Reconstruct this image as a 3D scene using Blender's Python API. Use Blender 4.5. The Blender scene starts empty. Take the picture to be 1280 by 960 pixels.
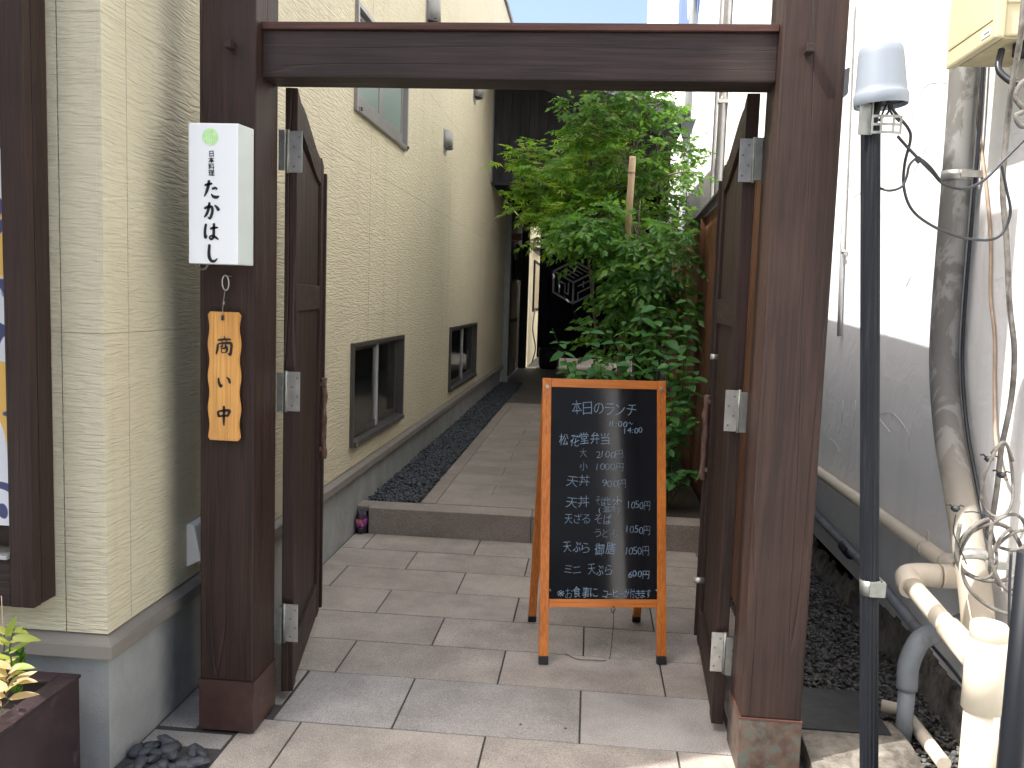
import bpy, bmesh, math, random
from mathutils import Vector, Matrix, Euler
PI = math.pi
R = math.radians
scene = bpy.context.scene
COL = scene.collection
rnd = random.Random(7)

# ---------------------------------------------------------------- camera
cd = bpy.data.cameras.new("camera")
cam = bpy.data.objects.new("camera", cd)
COL.objects.link(cam)
cd.sensor_width = 36.0
cd.lens = 30.516
cd.clip_start = 0.05
cd.clip_end = 3000
right = Vector((0.99526355, 0.09137328, 0.03318733))
down = Vector((0.04177036, -0.09368432, -0.99472533))
fwd = Vector((-0.08778219, 0.99140011, -0.09705728))
cam.matrix_world = Matrix(((right.x, -down.x, -fwd.x, 0.0),
                           (right.y, -down.y, -fwd.y, 0.0),
                           (right.z, -down.z, -fwd.z, 1.5),
                           (0, 0, 0, 1)))
scene.camera = cam

# ---------------------------------------------------------------- light
SUN_TRAVEL = Vector((1.0, 0.45, -1.65)).normalized()
to_sun = -SUN_TRAVEL
elev = math.asin(to_sun.z)
azim = math.atan2(to_sun.x, to_sun.y)          # clockwise from +Y
w = bpy.data.worlds.new("World")
scene.world = w
w.use_nodes = True
nt = w.node_tree
bg = nt.nodes["Background"]
sky = nt.nodes.new("ShaderNodeTexSky")
sky.sky_type = 'NISHITA'
sky.sun_disc = False
sky.sun_elevation = elev
sky.sun_rotation = azim
sky.air_density = 1.0
sky.dust_density = 5.0
sky.ozone_density = 1.0
nt.links.new(sky.outputs[0], bg.inputs[0])
bg.inputs[1].default_value = 0.15
sd = bpy.data.lights.new("sun", 'SUN')
sd.energy = 3.3
sd.angle = R(0.53)
sd.color = (1.0, 0.965, 0.92)
so = bpy.data.objects.new("sun", sd)
COL.objects.link(so)
so.rotation_euler = SUN_TRAVEL.to_track_quat('-Z', 'Y').to_euler()
so.location = (-6, -3, 12)

vs = scene.view_settings
vs.view_transform = 'Standard'
vs.look = 'None'
vs.gamma = 1.0
vs.exposure = 1.30
scene.cycles.max_bounces = 10
scene.cycles.diffuse_bounces = 6
scene.cycles.transparent_max_bounces = 12

# ---------------------------------------------------------------- materials
def newmat(name):
    m = bpy.data.materials.new(name)
    m.use_nodes = True
    t = m.node_tree
    return m, t, t.nodes["Principled BSDF"]

def coords(t, scale=(1, 1, 1), rndoff=False):
    tc = t.nodes.new("ShaderNodeTexCoord")
    mp = t.nodes.new("ShaderNodeMapping")
    mp.inputs['Scale'].default_value = scale
    src = tc.outputs['Object']
    if rndoff:
        oi = t.nodes.new("ShaderNodeObjectInfo")
        mul = t.nodes.new("ShaderNodeMath"); mul.operation = 'MULTIPLY'; mul.inputs[1].default_value = 37.0
        t.links.new(oi.outputs['Random'], mul.inputs[0])
        ad = t.nodes.new("ShaderNodeVectorMath"); ad.operation = 'ADD'
        t.links.new(src, ad.inputs[0]); t.links.new(mul.outputs[0], ad.inputs[1])
        src = ad.outputs[0]
    t.links.new(src, mp.inputs[0])
    return mp.outputs[0]

def noise(t, vec, scale, detail=4, rough=0.55, dist=0.0):
    n = t.nodes.new("ShaderNodeTexNoise")
    n.inputs['Scale'].default_value = scale
    n.inputs['Detail'].default_value = detail
    n.inputs['Roughness'].default_value = rough
    n.inputs['Distortion'].default_value = dist
    t.links.new(vec, n.inputs['Vector'])
    return n.outputs['Fac']

def ramp(t, fac, stops):
    r = t.nodes.new("ShaderNodeValToRGB")
    e = r.color_ramp.elements
    while len(e) < len(stops): e.new(0.5)
    for i, (p, c) in enumerate(stops):
        e[i].position = p
        e[i].color = (c, c, c, 1) if isinstance(c, (int, float)) else (*c[:3], 1)
    t.links.new(fac, r.inputs[0])
    return r.outputs[0]

def mix(t, fac, a, b, mode='MIX'):
    m = t.nodes.new("ShaderNodeMix"); m.data_type = 'RGBA'; m.blend_type = mode
    for sock, v in ((m.inputs[0], fac), (m.inputs[6], a), (m.inputs[7], b)):
        if hasattr(v, 'is_linked') or isinstance(v, bpy.types.NodeSocket): t.links.new(v, sock)
        elif isinstance(v, (int, float)): sock.default_value = v if sock == m.inputs[0] else (v, v, v, 1)
        else: sock.default_value = (*v[:3], 1)
    return m.outputs[2]

def bump(t, h, dist, strength=1.0, prev=None):
    b = t.nodes.new("ShaderNodeBump")
    b.inputs['Strength'].default_value = strength
    b.inputs['Distance'].default_value = dist
    t.links.new(h, b.inputs['Height'])
    if prev is not None: t.links.new(prev, b.inputs['Normal'])
    return b.outputs[0]

def plain(name, col, rough=0.5, metal=0.0, var=0.12, vscale=6.0, bdist=0.0, bscale=60.0, rndoff=False, spec=0.5, stain=None):
    m, t, p = newmat(name)
    v = coords(t, rndoff=rndoff)
    n = noise(t, v, vscale, 5)
    dark = tuple(c * (1 - var) for c in col); light = tuple(min(1, c * (1 + var)) for c in col)
    c = mix(t, ramp(t, n, [(0.3, 0.0), (0.7, 1.0)]), dark, light)
    if stain:
        s = noise(t, v, stain[1], 6, 0.65, 0.4)
        c = mix(t, ramp(t, s, [(stain[2], 0.0), (stain[3], 1.0)]), c, stain[0])
    t.links.new(c, p.inputs['Base Color'])
    rr = ramp(t, noise(t, v, vscale * 3, 3), [(0.3, max(0.02, rough - 0.08)), (0.7, min(1, rough + 0.08))])
    t.links.new(rr, p.inputs['Roughness'])
    p.inputs['Metallic'].default_value = metal
    p.inputs['Specular IOR Level'].default_value = spec
    if bdist:
        t.links.new(bump(t, noise(t, v, bscale, 4), bdist), p.inputs['Normal'])
    return m

def wood(name, c1, c2, axis='Z', rough=0.55, crack=True, spec=0.35, fine=1.0):
    m, t, p = newmat(name)
    s = {'Z': (30, 30, 1.6), 'X': (1.6, 30, 30), 'Y': (30, 1.6, 30)}[axis]
    v = coords(t, s, True)
    g = noise(t, v, 1.0 * fine, 6, 0.6, 0.6)
    s2 = {'Z': (150, 150, 4), 'X': (4, 150, 150), 'Y': (150, 4, 150)}[axis]
    v2 = coords(t, s2, True)
    g2 = noise(t, v2, 1.0, 3, 0.5, 0.2)
    c = mix(t, ramp(t, g, [(0.3, 0.0), (0.72, 1.0)]), c1, c2)
    c = mix(t, ramp(t, g2, [(0.35, 0.65), (0.6, 0.0)]), c, tuple(x * 0.62 for x in c1))
    v3 = coords(t, (1, 1, 1), True)
    wear = noise(t, v3, 2.2, 4)
    c = mix(t, ramp(t, wear, [(0.45, 0.0), (0.8, 0.4)]), c, tuple(min(1, x * 1.5 + 0.006) for x in c2))
    t.links.new(c, p.inputs['Base Color'])
    t.links.new(ramp(t, g, [(0.2, rough - 0.1), (0.8, rough + 0.12)]), p.inputs['Roughness'])
    p.inputs['Specular IOR Level'].default_value = spec
    b = bump(t, g2, 0.0012)
    if crack:
        s4 = {'Z': (9, 9, 0.35), 'X': (0.35, 9, 9), 'Y': (9, 0.35, 9)}[axis]
        cr = noise(t, coords(t, s4, True), 1.0, 2, 0.4, 0.1)
        b = bump(t, ramp(t, cr, [(0.492, 1.0), (0.5, 0.0), (0.508, 1.0)]), 0.003, 0.8, b)
    t.links.new(b, p.inputs['Normal'])
    return m

def siding(name):
    m, t, p = newmat(name)
    tc = t.nodes.new("ShaderNodeTexCoord")
    # world-continuous wavy relief: ridges run roughly level and wander
    base = tc.outputs['Object']
    warpn = t.nodes.new("ShaderNodeTexNoise"); warpn.inputs['Scale'].default_value = 4.5; warpn.inputs['Detail'].default_value = 2
    t.links.new(base, warpn.inputs['Vector'])
    sc = t.nodes.new("ShaderNodeVectorMath"); sc.operation = 'MULTIPLY_ADD'
    sc.inputs[1].default_value = (0.0, 0.0, 0.030); sc.inputs[2].default_value = (0, 0, 0)
    t.links.new(warpn.outputs['Color'], sc.inputs[0])
    ad = t.nodes.new("ShaderNodeVectorMath"); ad.operation = 'ADD'
    t.links.new(base, ad.inputs[0]); t.links.new(sc.outputs[0], ad.inputs[1])
    mp = t.nodes.new("ShaderNodeMapping"); mp.inputs['Scale'].default_value = (13, 13, 124)
    t.links.new(ad.outputs[0], mp.inputs[0])
    n1 = noise(t, mp.outputs[0], 1.0, 3, 0.45, 0.35)
    mp2 = t.nodes.new("ShaderNodeMapping"); mp2.inputs['Scale'].default_value = (34, 34, 230)
    t.links.new(ad.outputs[0], mp2.inputs[0])
    n2 = noise(t, mp2.outputs[0], 1.0, 2, 0.5, 0.2)
    h = mix(t, 0.22, ramp(t, n1, [(0.36, 0.0), (0.60, 1.0)]), n2)
    t.links.new(bump(t, h, 0.0038, 1.0), p.inputs['Normal'])
    big = noise(t, coords(t), 0.9, 4)
    c = mix(t, ramp(t, big, [(0.35, 0.0), (0.7, 1.0)]), (0.555, 0.51, 0.365), (0.605, 0.56, 0.405))
    # rain streaks of grime
    vz = coords(t, (9, 9, 0.5))
    st = noise(t, vz, 1.0, 4, 0.6)
    c = mix(t, ramp(t, st, [(0.56, 0.0), (0.78, 0.35)]), c, (0.36, 0.32, 0.23))
    t.links.new(c, p.inputs['Base Color'])
    p.inputs['Roughness'].default_value = 0.62
    return m

def granite(name, c1, c2, sp, rough=0.7):
    m, t, p = newmat(name)
    v = coords(t, rndoff=True)
    oi = t.nodes.new("ShaderNodeObjectInfo")
    base = mix(t, oi.outputs['Random'], c1, c2)
    blot = noise(t, v, 7, 5, 0.6)
    base = mix(t, ramp(t, blot, [(0.35, 0.6), (0.62, 0.0)]), base, tuple(x * 0.6 for x in c1))
    big = noise(t, v, 2.4, 4, 0.6)
    base = mix(t, ramp(t, big, [(0.46, 0.0), (0.66, 0.5)]), base, tuple(min(1, x * 1.3) for x in c2))
    fine = noise(t, v, 260, 2, 0.7)
    base = mix(t, ramp(t, fine, [(0.38, sp), (0.52, 0.0)]), base, (0.10, 0.09, 0.085))
    fine2 = noise(t, v, 190, 2, 0.7)
    base = mix(t, ramp(t, fine2, [(0.56, 0.0), (0.68, sp * 0.8)]), base, (0.62, 0.58, 0.54))
    t.links.new(base, p.inputs['Base Color'])
    t.links.new(ramp(t, blot, [(0.3, rough - 0.12), (0.7, rough + 0.1)]), p.inputs['Roughness'])
    t.links.new(bump(t, fine, 0.0012), p.inputs['Normal'])
    return m

def leafmat(name, ca, cb, cc, trans=0.45):
    m = bpy.data.materials.new(name); m.use_nodes = True
    t = m.node_tree; t.nodes.clear()
    out = t.nodes.new("ShaderNodeOutputMaterial")
    d = t.nodes.new("ShaderNodeBsdfPrincipled")
    tr = t.nodes.new("ShaderNodeBsdfTranslucent")
    mx = t.nodes.new("ShaderNodeMixShader"); mx.inputs[0].default_value = trans
    at = t.nodes.new("ShaderNodeAttribute"); at.attribute_name = "tint"
    oi = t.nodes.new("ShaderNodeObjectInfo")
    am = t.nodes.new("ShaderNodeMath"); am.operation = 'ADD'
    t.links.new(at.outputs['Fac'], am.inputs[0]); t.links.new(oi.outputs['Random'], am.inputs[1])
    fr = t.nodes.new("ShaderNodeMath"); fr.operation = 'FRACT'; t.links.new(am.outputs[0], fr.inputs[0])
    c = ramp(t, fr.outputs[0], [(0.0, ca), (0.6, cb), (1.0, cc)])
    t.links.new(c, d.inputs['Base Color'])
    d.inputs['Roughness'].default_value = 0.42
    d.inputs['Specular IOR Level'].default_value = 0.45
    bright = mix(t, 1.0, c, (1.0, 1.0, 0.45), 'MULTIPLY')
    hsv = t.nodes.new("ShaderNodeHueSaturation"); hsv.inputs['Value'].default_value = 1.9
    t.links.new(bright, hsv.inputs['Color'])
    t.links.new(hsv.outputs[0], tr.inputs[0])
    t.links.new(d.outputs[0], mx.inputs[1]); t.links.new(tr.outputs[0], mx.inputs[2])
    t.links.new(mx.outputs[0], out.inputs[0])
    return m

def glass(name, tint, frost=0.0, base=(0.02, 0.025, 0.03)):
    m = bpy.data.materials.new(name); m.use_nodes = True
    t = m.node_tree; t.nodes.clear()
    out = t.nodes.new("ShaderNodeOutputMaterial")
    g = t.nodes.new("ShaderNodeBsdfGlossy"); g.inputs['Roughness'].default_value = 0.03 + frost * 0.3
    g.inputs['Color'].default_value = (1, 1, 1, 1)
    tr = t.nodes.new("ShaderNodeBsdfTransparent"); tr.inputs[0].default_value = (*tint, 1)
    df = t.nodes.new("ShaderNodeBsdfDiffuse"); df.inputs[0].default_value = (*base, 1)
    m1 = t.nodes.new("ShaderNodeMixShader"); m1.inputs[0].default_value = frost
    t.links.new(tr.outputs[0], m1.inputs[1]); t.links.new(df.outputs[0], m1.inputs[2])
    fr = t.nodes.new("ShaderNodeFresnel"); fr.inputs[0].default_value = 1.5
    m2 = t.nodes.new("ShaderNodeMixShader")
    t.links.new(fr.outputs[0], m2.inputs[0]); t.links.new(m1.outputs[0], m2.inputs[1]); t.links.new(g.outputs[0], m2.inputs[2])
    t.links.new(m2.outputs[0], out.inputs[0])
    return m

WD1, WD2 = (0.017, 0.0086, 0.0066), (0.041, 0.0205, 0.0148)
M_woodz = wood("dark stained wood upright", WD1, WD2, 'Z')
M_woodx = wood("dark stained wood level", (0.015, 0.0095, 0.0088), (0.038, 0.0235, 0.020), 'X')
M_woody = wood("dark stained wood deep", WD1, WD2, 'Y')
M_woodred = wood("reddish stained wood", (0.06, 0.026, 0.02), (0.11, 0.05, 0.038), 'X', crack=False)
M_fence = wood("warm brown fence wood", (0.10, 0.038, 0.02), (0.18, 0.074, 0.038), 'Z')
M_black_wood = wood("charcoal boards", (0.030, 0.030, 0.033), (0.052, 0.051, 0.056), 'Z', rough=0.85, spec=0.1)
M_orange = wood("orange varnished wood", (0.56, 0.155, 0.022), (0.68, 0.225, 0.04), 'Z', rough=0.38, crack=False, spec=0.5)
M_orangex = wood("orange varnished wood level", (0.56, 0.155, 0.022), (0.68, 0.225, 0.04), 'X', rough=0.38, crack=False, spec=0.5)
M_plaque = wood("pale plaque wood", (0.54, 0.25, 0.065), (0.67, 0.36, 0.11), 'Z', rough=0.4, crack=False, fine=0.6)
M_siding = siding("cream textured siding")
M_concrete = plain("grey foundation concrete", (0.30, 0.315, 0.31), 0.8, var=0.14, vscale=5, bdist=0.0015, bscale=120, stain=((0.19, 0.20, 0.195), 2.5, 0.5, 0.75))
M_oldconc = plain("rough old concrete", (0.22, 0.20, 0.17), 0.92, var=0.3, vscale=14, bdist=0.012, bscale=35, stain=((0.07, 0.062, 0.05), 9, 0.45, 0.65))
M_ledge = plain("grey brown metal ledge", (0.20, 0.185, 0.165), 0.45, var=0.06)
M_stucco, t_, p_ = newmat("white trowelled stucco")
v_ = coords(t_)
c_ = mix(t_, ramp(t_, noise(t_, v_, 1.6, 5), [(0.3, 0.0), (0.75, 1.0)]), (0.80, 0.80, 0.79), (0.87, 0.875, 0.87))
c_ = mix(t_, ramp(t_, noise(t_, coords(t_, (7, 7, 0.7)), 1, 5, 0.6), [(0.55, 0.0), (0.8, 0.35)]), c_, (0.60, 0.59, 0.55))
t_.links.new(c_, p_.inputs['Base Color']); p_.inputs['Roughness'].default_value = 0.8
t_.links.new(bump(t_, noise(t_, coords(t_, (1, 1, 1)), 5.5, 5, 0.55, 1.2), 0.012, 0.7), p_.inputs['Normal'])
M_warm = granite("warm beige granite tile", (0.35, 0.312, 0.268), (0.44, 0.395, 0.338), 0.6)
M_cool = granite("blue grey granite tile", (0.335, 0.32, 0.295), (0.39, 0.37, 0.345), 0.6)
M_step = granite("speckled granite kerb", (0.29, 0.245, 0.20), (0.32, 0.275, 0.23), 0.8)
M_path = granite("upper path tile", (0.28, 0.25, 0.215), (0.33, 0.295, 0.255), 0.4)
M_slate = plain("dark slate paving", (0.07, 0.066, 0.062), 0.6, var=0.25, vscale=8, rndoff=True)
M_joint = plain("dark mortar", (0.05, 0.048, 0.045), 0.95, var=0.2, vscale=40)
M_asphalt = plain("asphalt", (0.085, 0.085, 0.083), 0.9, var=0.25, vscale=90, bdist=0.004, bscale=140)
M_pebble = plain("blue black pebble", (0.046, 0.054, 0.062), 0.55, var=0.35, vscale=12, rndoff=True)
M_gravel = plain("dark grey gravel stone", (0.10, 0.10, 0.095), 0.85, var=0.75, vscale=30)
M_soil = plain("dark soil", (0.035, 0.028, 0.02), 0.95, var=0.4, vscale=40, bdist=0.01, bscale=50)
M_bronzeR = plain("reddish bronze sheet", (0.085, 0.045, 0.036), 0.42, 0.35, 0.25, 9, stain=((0.055, 0.032, 0.035), 5, 0.45, 0.7))
M_verdi = plain("weathered bronze sheet", (0.105, 0.068, 0.052), 0.55, 0.3, 0.4, 18, bdist=0.0008, bscale=70, stain=((0.085, 0.115, 0.10), 34, 0.48, 0.66))
M_steel = plain("brushed steel", (0.50, 0.49, 0.46), 0.38, 0.8, 0.15, 25)
M_galv = plain("galvanised steel", (0.27, 0.28, 0.26), 0.42, 0.75, 0.2, 30)
M_sash = plain("bronze window frame", (0.085, 0.08, 0.074), 0.4, 0.4, 0.1)
M_sashl = plain("silver bronze window frame", (0.27, 0.26, 0.25), 0.4, 0.5, 0.08)
M_glassd = glass("dark window glass", (0.75, 0.8, 0.78), 0.25, (0.025, 0.032, 0.03))
M_glassg = glass("green frosted glass", (0.5, 0.65, 0.6), 0.85, (0.15, 0.235, 0.205))
M_hood = plain("pale metal hood", (0.50, 0.50, 0.50), 0.4, 0.5, 0.1)
M_black = plain("matt black", (0.012, 0.012, 0.013), 0.6, var=0.2)
M_rubber = plain("black rubber", (0.015, 0.017, 0.02), 0.5, var=0.2)
M_cable = plain("black cable sheath", (0.018, 0.02, 0.026), 0.42, var=0.2)
M_gcable = plain("weathered grey cable", (0.165, 0.155, 0.138), 0.75, var=0.35, vscale=25, stain=((0.08, 0.07, 0.06), 20, 0.5, 0.65))
M_bcable = plain("faded tan cable", (0.42, 0.31, 0.22), 0.65, var=0.2, vscale=20)
M_pole, t_, p_ = newmat("ribbed black pole plastic")
p_.inputs['Base Color'].default_value = (0.018, 0.022, 0.03, 1); p_.inputs['Roughness'].default_value = 0.5; p_.inputs['Specular IOR Level'].default_value = 0.2
t_.links.new(mix(t_, ramp(t_, noise(t_, coords(t_, (90, 90, 2)), 1, 4), [(0.5, 0.0), (0.75, 0.6)]), (0.009, 0.011, 0.015), (0.028, 0.031, 0.037)), p_.inputs['Base Color'])
M_domegrey = plain("blue grey plastic cap", (0.23, 0.265, 0.305), 0.45, var=0.05, stain=((0.19, 0.215, 0.25), 3, 0.5, 0.8))
M_pvc = plain("sun faded beige pvc", (0.66, 0.59, 0.47), 0.45, var=0.07, vscale=5, stain=((0.42, 0.36, 0.28), 6, 0.6, 0.8))
M_pvcg = plain("grey pvc", (0.20, 0.225, 0.25), 0.5, var=0.15, vscale=8, stain=((0.13, 0.11, 0.09), 7, 0.55, 0.75))
M_pipe, t_, p_ = newmat("weathered conduit grey")
v_ = coords(t_)
n_ = noise(t_, coords(t_, (6, 6, 3)), 1.3, 6, 0.62, 1.0)
c_ = mix(t_, ramp(t_, n_, [(0.47, 0.0), (0.52, 1.0)]), (0.25, 0.25, 0.24), (0.15, 0.145, 0.135))
sepn = t_.nodes.new("ShaderNodeSeparateXYZ"); t_.links.new(v_, sepn.inputs[0])
hi = ramp(t_, sepn.outputs[2], [(0.0, 0.0), (0.6, 1.0)])
c_ = mix(t_, hi, (0.42, 0.37, 0.29), c_)
t_.links.new(c_, p_.inputs['Base Color']); p_.inputs['Roughness'].default_value = 0.6
M_meter = plain("pale yellow box", (0.56, 0.50, 0.32), 0.45, var=0.04)
M_meterd = plain("dull yellow box underside", (0.48, 0.42, 0.25), 0.6, var=0.2, vscale=14)
M_bouncesheet = plain("grey blue added bounce sheet", (0.20, 0.215, 0.235), 0.6, var=0.08)
M_acryl, t_, p_ = newmat("white acrylic")
t_.links.new(mix(t_, noise(t_, coords(t_), 3, 3), (0.76, 0.80, 0.82), (0.82, 0.85, 0.86)), p_.inputs['Base Color'])
p_.inputs['Roughness'].default_value = 0.25
M_acryls = plain("darkened acrylic side", (0.50, 0.56, 0.53), 0.35, var=0.06)
M_ink = plain("black ink", (0.012, 0.010, 0.010), 0.5)
M_stamp = plain("pale green print", (0.50, 0.78, 0.38), 0.4, var=0.1, vscale=60)
M_stamp2 = plain("paler green print", (0.62, 0.86, 0.50), 0.4, var=0.1, vscale=60)
M_board, t_, p_ = newmat("glossy black writing panel")
t_.links.new(mix(t_, noise(t_, coords(t_), 5, 5), (0.008, 0.009, 0.011), (0.014, 0.015, 0.018)), p_.inputs['Base Color'])
t_.links.new(ramp(t_, noise(t_, coords(t_), 3, 4), [(0.3, 0.06), (0.8, 0.13)]), p_.inputs['Roughness'])
p_.inputs['Specular IOR Level'].default_value = 0.5
M_chalk = plain("pale blue marker", (0.21, 0.29, 0.37), 0.8, var=0.25, vscale=60)
M_whiteprint = plain("white dye print", (0.88, 0.86, 0.90), 0.8, var=0.1)
M_navy = plain("midnight navy cloth", (0.010, 0.010, 0.022), 0.9, var=0.2, vscale=12, bdist=0.002, bscale=8)
M_darkcloth = plain("dark brown cloth", (0.03, 0.026, 0.022), 0.9, var=0.2)
M_soffit = plain("grey soffit board", (0.13, 0.14, 0.16), 0.7, var=0.1)
M_roof = plain("dark grey metal roof", (0.10, 0.105, 0.115), 0.45, 0.3, 0.1)
M_greypost = plain("grey painted post", (0.24, 0.26, 0.25), 0.55, var=0.08)
M_cream2 = plain("smooth cream render", (0.62, 0.56, 0.40), 0.8, var=0.06)
M_white = plain("white plastic", (0.72, 0.72, 0.70), 0.4, var=0.06)
M_bark, t_, p_ = newmat("rough bark")
b_ = noise(t_, coords(t_, (60, 60, 22)), 1, 5, 0.65, 0.6)
t_.links.new(mix(t_, ramp(t_, b_, [(0.35, 0.0), (0.65, 1.0)]), (0.05, 0.028, 0.020), (0.20, 0.12, 0.09)), p_.inputs['Base Color'])
p_.inputs['Roughness'].default_value = 0.85
t_.links.new(bump(t_, b_, 0.006), p_.inputs['Normal'])
M_trunk = plain("grey brown tree bark", (0.12, 0.095, 0.07), 0.9, var=0.3, vscale=30, bdist=0.004, bscale=60)
M_bamboo = plain("dry bamboo", (0.40, 0.29, 0.17), 0.5, var=0.15, vscale=12)
M_stem = plain("green stem", (0.05, 0.08, 0.03), 0.6, var=0.2)
M_planter = plain("dark plum planter", (0.032, 0.020, 0.023), 0.38, var=0.25, vscale=14, stain=((0.09, 0.07, 0.075), 16, 0.6, 0.75))
M_ever = leafmat("evergreen leaf", (0.045, 0.115, 0.022), (0.075, 0.175, 0.033), (0.14, 0.26, 0.04), 0.5)
M_maple = leafmat("maple leaf", (0.09, 0.21, 0.022), (0.16, 0.31, 0.035), (0.30, 0.38, 0.06), 0.5)
M_mid = leafmat("mid green leaf", (0.055, 0.15, 0.034), (0.085, 0.21, 0.048), (0.15, 0.28, 0.055), 0.52)
M_shrub = leafmat("broad shrub leaf", (0.05, 0.165, 0.055), (0.08, 0.23, 0.07), (0.13, 0.30, 0.085), 0.45)
M_lime = leafmat("lime planter leaf", (0.22, 0.30, 0.05), (0.32, 0.36, 0.07), (0.40, 0.36, 0.14), 0.35)
M_dry = leafmat("dry tan leaf", (0.38, 0.28, 0.15), (0.48, 0.36, 0.20), (0.44, 0.38, 0.16), 0.3)
M_purple = plain("purple print cloth", (0.22, 0.04, 0.28), 0.7, var=0.3, vscale=60, stain=((0.62, 0.16, 0.14), 22, 0.52, 0.56))
M_blacklac = plain("near black print cloth", (0.03, 0.02, 0.035), 0.6, var=0.4, vscale=70, stain=((0.30, 0.22, 0.34), 40, 0.60, 0.64))
M_poster, t_, p_ = newmat("white yellow and blue poster print")
v_ = coords(t_)
c_ = mix(t_, ramp(t_, noise(t_, v_, 3.2, 2, 0.4, 1.5), [(0.50, 0.0), (0.53, 1.0)]), (0.70, 0.72, 0.75), (0.75, 0.45, 0.10))
c_ = mix(t_, ramp(t_, noise(t_, v_, 5.5, 1, 0.3, 2.0), [(0.60, 0.0), (0.62, 1.0)]), c_, (0.05, 0.06, 0.16))
t_.links.new(c_, p_.inputs['Base Color']); p_.inputs['Roughness'].default_value = 0.5
M_bluepaint = plain("blue painted mark", (0.13, 0.19, 0.38), 0.7, var=0.15, vscale=3)

# ---------------------------------------------------------------- builders
def put(o, parent=None):
    COL.objects.link(o)
    if parent is not None: o.parent = parent
    return o

def thing(name, label, cat, loc=(0, 0, 0), rz=0.0, group=None):
    o = bpy.data.objects.new(name, None)
    o.location = loc; o.rotation_euler = (0, 0, rz); o.empty_display_size = 0.1
    o['label'] = label; o['category'] = cat
    if group: o['group'] = group
    return put(o)

def tag(o, label, cat, group=None):
    o['label'] = label; o['category'] = cat
    if group: o['group'] = group
    return o

def world_of(o):
    m = Matrix.LocRotScale(o.location, o.rotation_euler, o.scale)
    while o.parent is not None:
        o = o.parent
        m = Matrix.LocRotScale(o.location, o.rotation_euler, o.scale) @ m
    return m

def obj(name, bm, mats, parent=None, local=False, smooth=False, origin=None, label=None, kind=None):
    """link a bmesh as one object; vertices are world coordinates unless local"""
    if not isinstance(mats, (list, tuple)): mats = [mats]
    inv = None
    o = bpy.data.objects.new(name, bpy.data.meshes.new(name))
    if parent is not None: o.parent = parent
    if origin is not None:
        p = Vector(origin)
        if parent is not None and not local: p = world_of(parent).inverted() @ p
        o.location = p
    if not local:
        bm.transform(world_of(o).inverted())
    elif origin is not None:
        bm.transform(Matrix.Translation(-Vector(origin)))
    bm.normal_update()
    if smooth:
        for f in bm.faces: f.smooth = True
    bm.to_mesh(o.data); bm.free()
    if smooth:
        o.data.set_sharp_from_angle(angle=R(38))
    for m in mats: o.data.materials.append(m)
    if label: o['label'] = label
    if kind: o['kind'] = kind
    COL.objects.link(o)
    return o

def struct(name, bm, mats, smooth=False, origin=None):
    return obj(name, bm, mats, None, False, smooth, origin, kind='structure')

def hexa(bm, pts, bev=0.0, mi=0):
    """8 corners: bottom ring 0-3, top ring 4-7"""
    vs_ = [bm.verts.new(p) for p in pts]
    fs = [bm.faces.new([vs_[i] for i in q]) for q in
          ((3, 2, 1, 0), (4, 5, 6, 7), (0, 1, 5, 4), (1, 2, 6, 5), (2, 3, 7, 6), (3, 0, 4, 7))]
    for f in fs: f.material_index = mi
    if bev:
        es = list({e for f in fs for e in f.edges})
        r = bmesh.ops.bevel(bm, geom=es, offset=bev, segments=2, affect='EDGES', profile=0.6, clamp_overlap=True)
        for f in r['faces']: f.material_index = mi
    return vs_

def box(bm, x0, x1, y0, y1, z0, z1, bev=0.0, mi=0):
    return hexa(bm, [(x0, y0, z0), (x1, y0, z0), (x1, y1, z0), (x0, y1, z0),
                     (x0, y0, z1), (x1, y0, z1), (x1, y1, z1), (x0, y1, z1)], bev, mi)

def bbox(*a, **k):
    bm = bmesh.new(); box(bm, *a, **k); return bm

def frames(pts):
    T = []
    n = len(pts)
    for i in range(n):
        a = pts[max(0, i - 1)]; b = pts[min(n - 1, i + 1)]
        d = (b - a)
        T.append(d.normalized() if d.length > 1e-9 else Vector((0, 0, 1)))
    up = Vector((0, 0, 1)) if abs(T[0].z) < 0.9 else Vector((1, 0, 0))
    u = T[0].cross(up).normalized()
    out = []
    for t in T:
        u = (u - t * u.dot(t))
        if u.length < 1e-6: u = t.orthogonal()
        u.normalize()
        out.append((u, t.cross(u)))
    return out

def tube(bm, pts, r, seg=8, cap=True, mi=0):
    pts = [Vector(p) for p in pts]
    fr = frames(pts)
    rings = []
    for i, (p, (u, v)) in enumerate(zip(pts, fr)):
        rr = r[i] if isinstance(r, (list, tuple)) else r
        rings.append([bm.verts.new(p + (u * math.cos(a) + v * math.sin(a)) * rr)
                      for a in (2 * PI * k / seg for k in range(seg))])
    for a, b in zip(rings, rings[1:]):
        for k in range(seg):
            f = bm.faces.new((a[k], a[(k + 1) % seg], b[(k + 1) % seg], b[k])); f.material_index = mi; f.smooth = True
    if cap:
        for ring in (rings[0][::-1], rings[-1]):
            f = bm.faces.new(ring); f.material_index = mi
    return rings

def smoothline(pts, n=8):
    """Catmull-Rom"""
    P = [Vector(p) for p in pts]
    if len(P) < 3: return P
    P = [P[0] * 2 - P[1]] + P + [P[-1] * 2 - P[-2]]
    out = []
    for i in range(1, len(P) - 2):
        p0, p1, p2, p3 = P[i - 1:i + 3]
        for k in range(n):
            t = k / n
            out.append(0.5 * ((2 * p1) + (p2 - p0) * t + (2 * p0 - 5 * p1 + 4 * p2 - p3) * t * t + (3 * p1 - p0 - 3 * p2 + p3) * t ** 3))
    out.append(P[-2])
    return out

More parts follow.
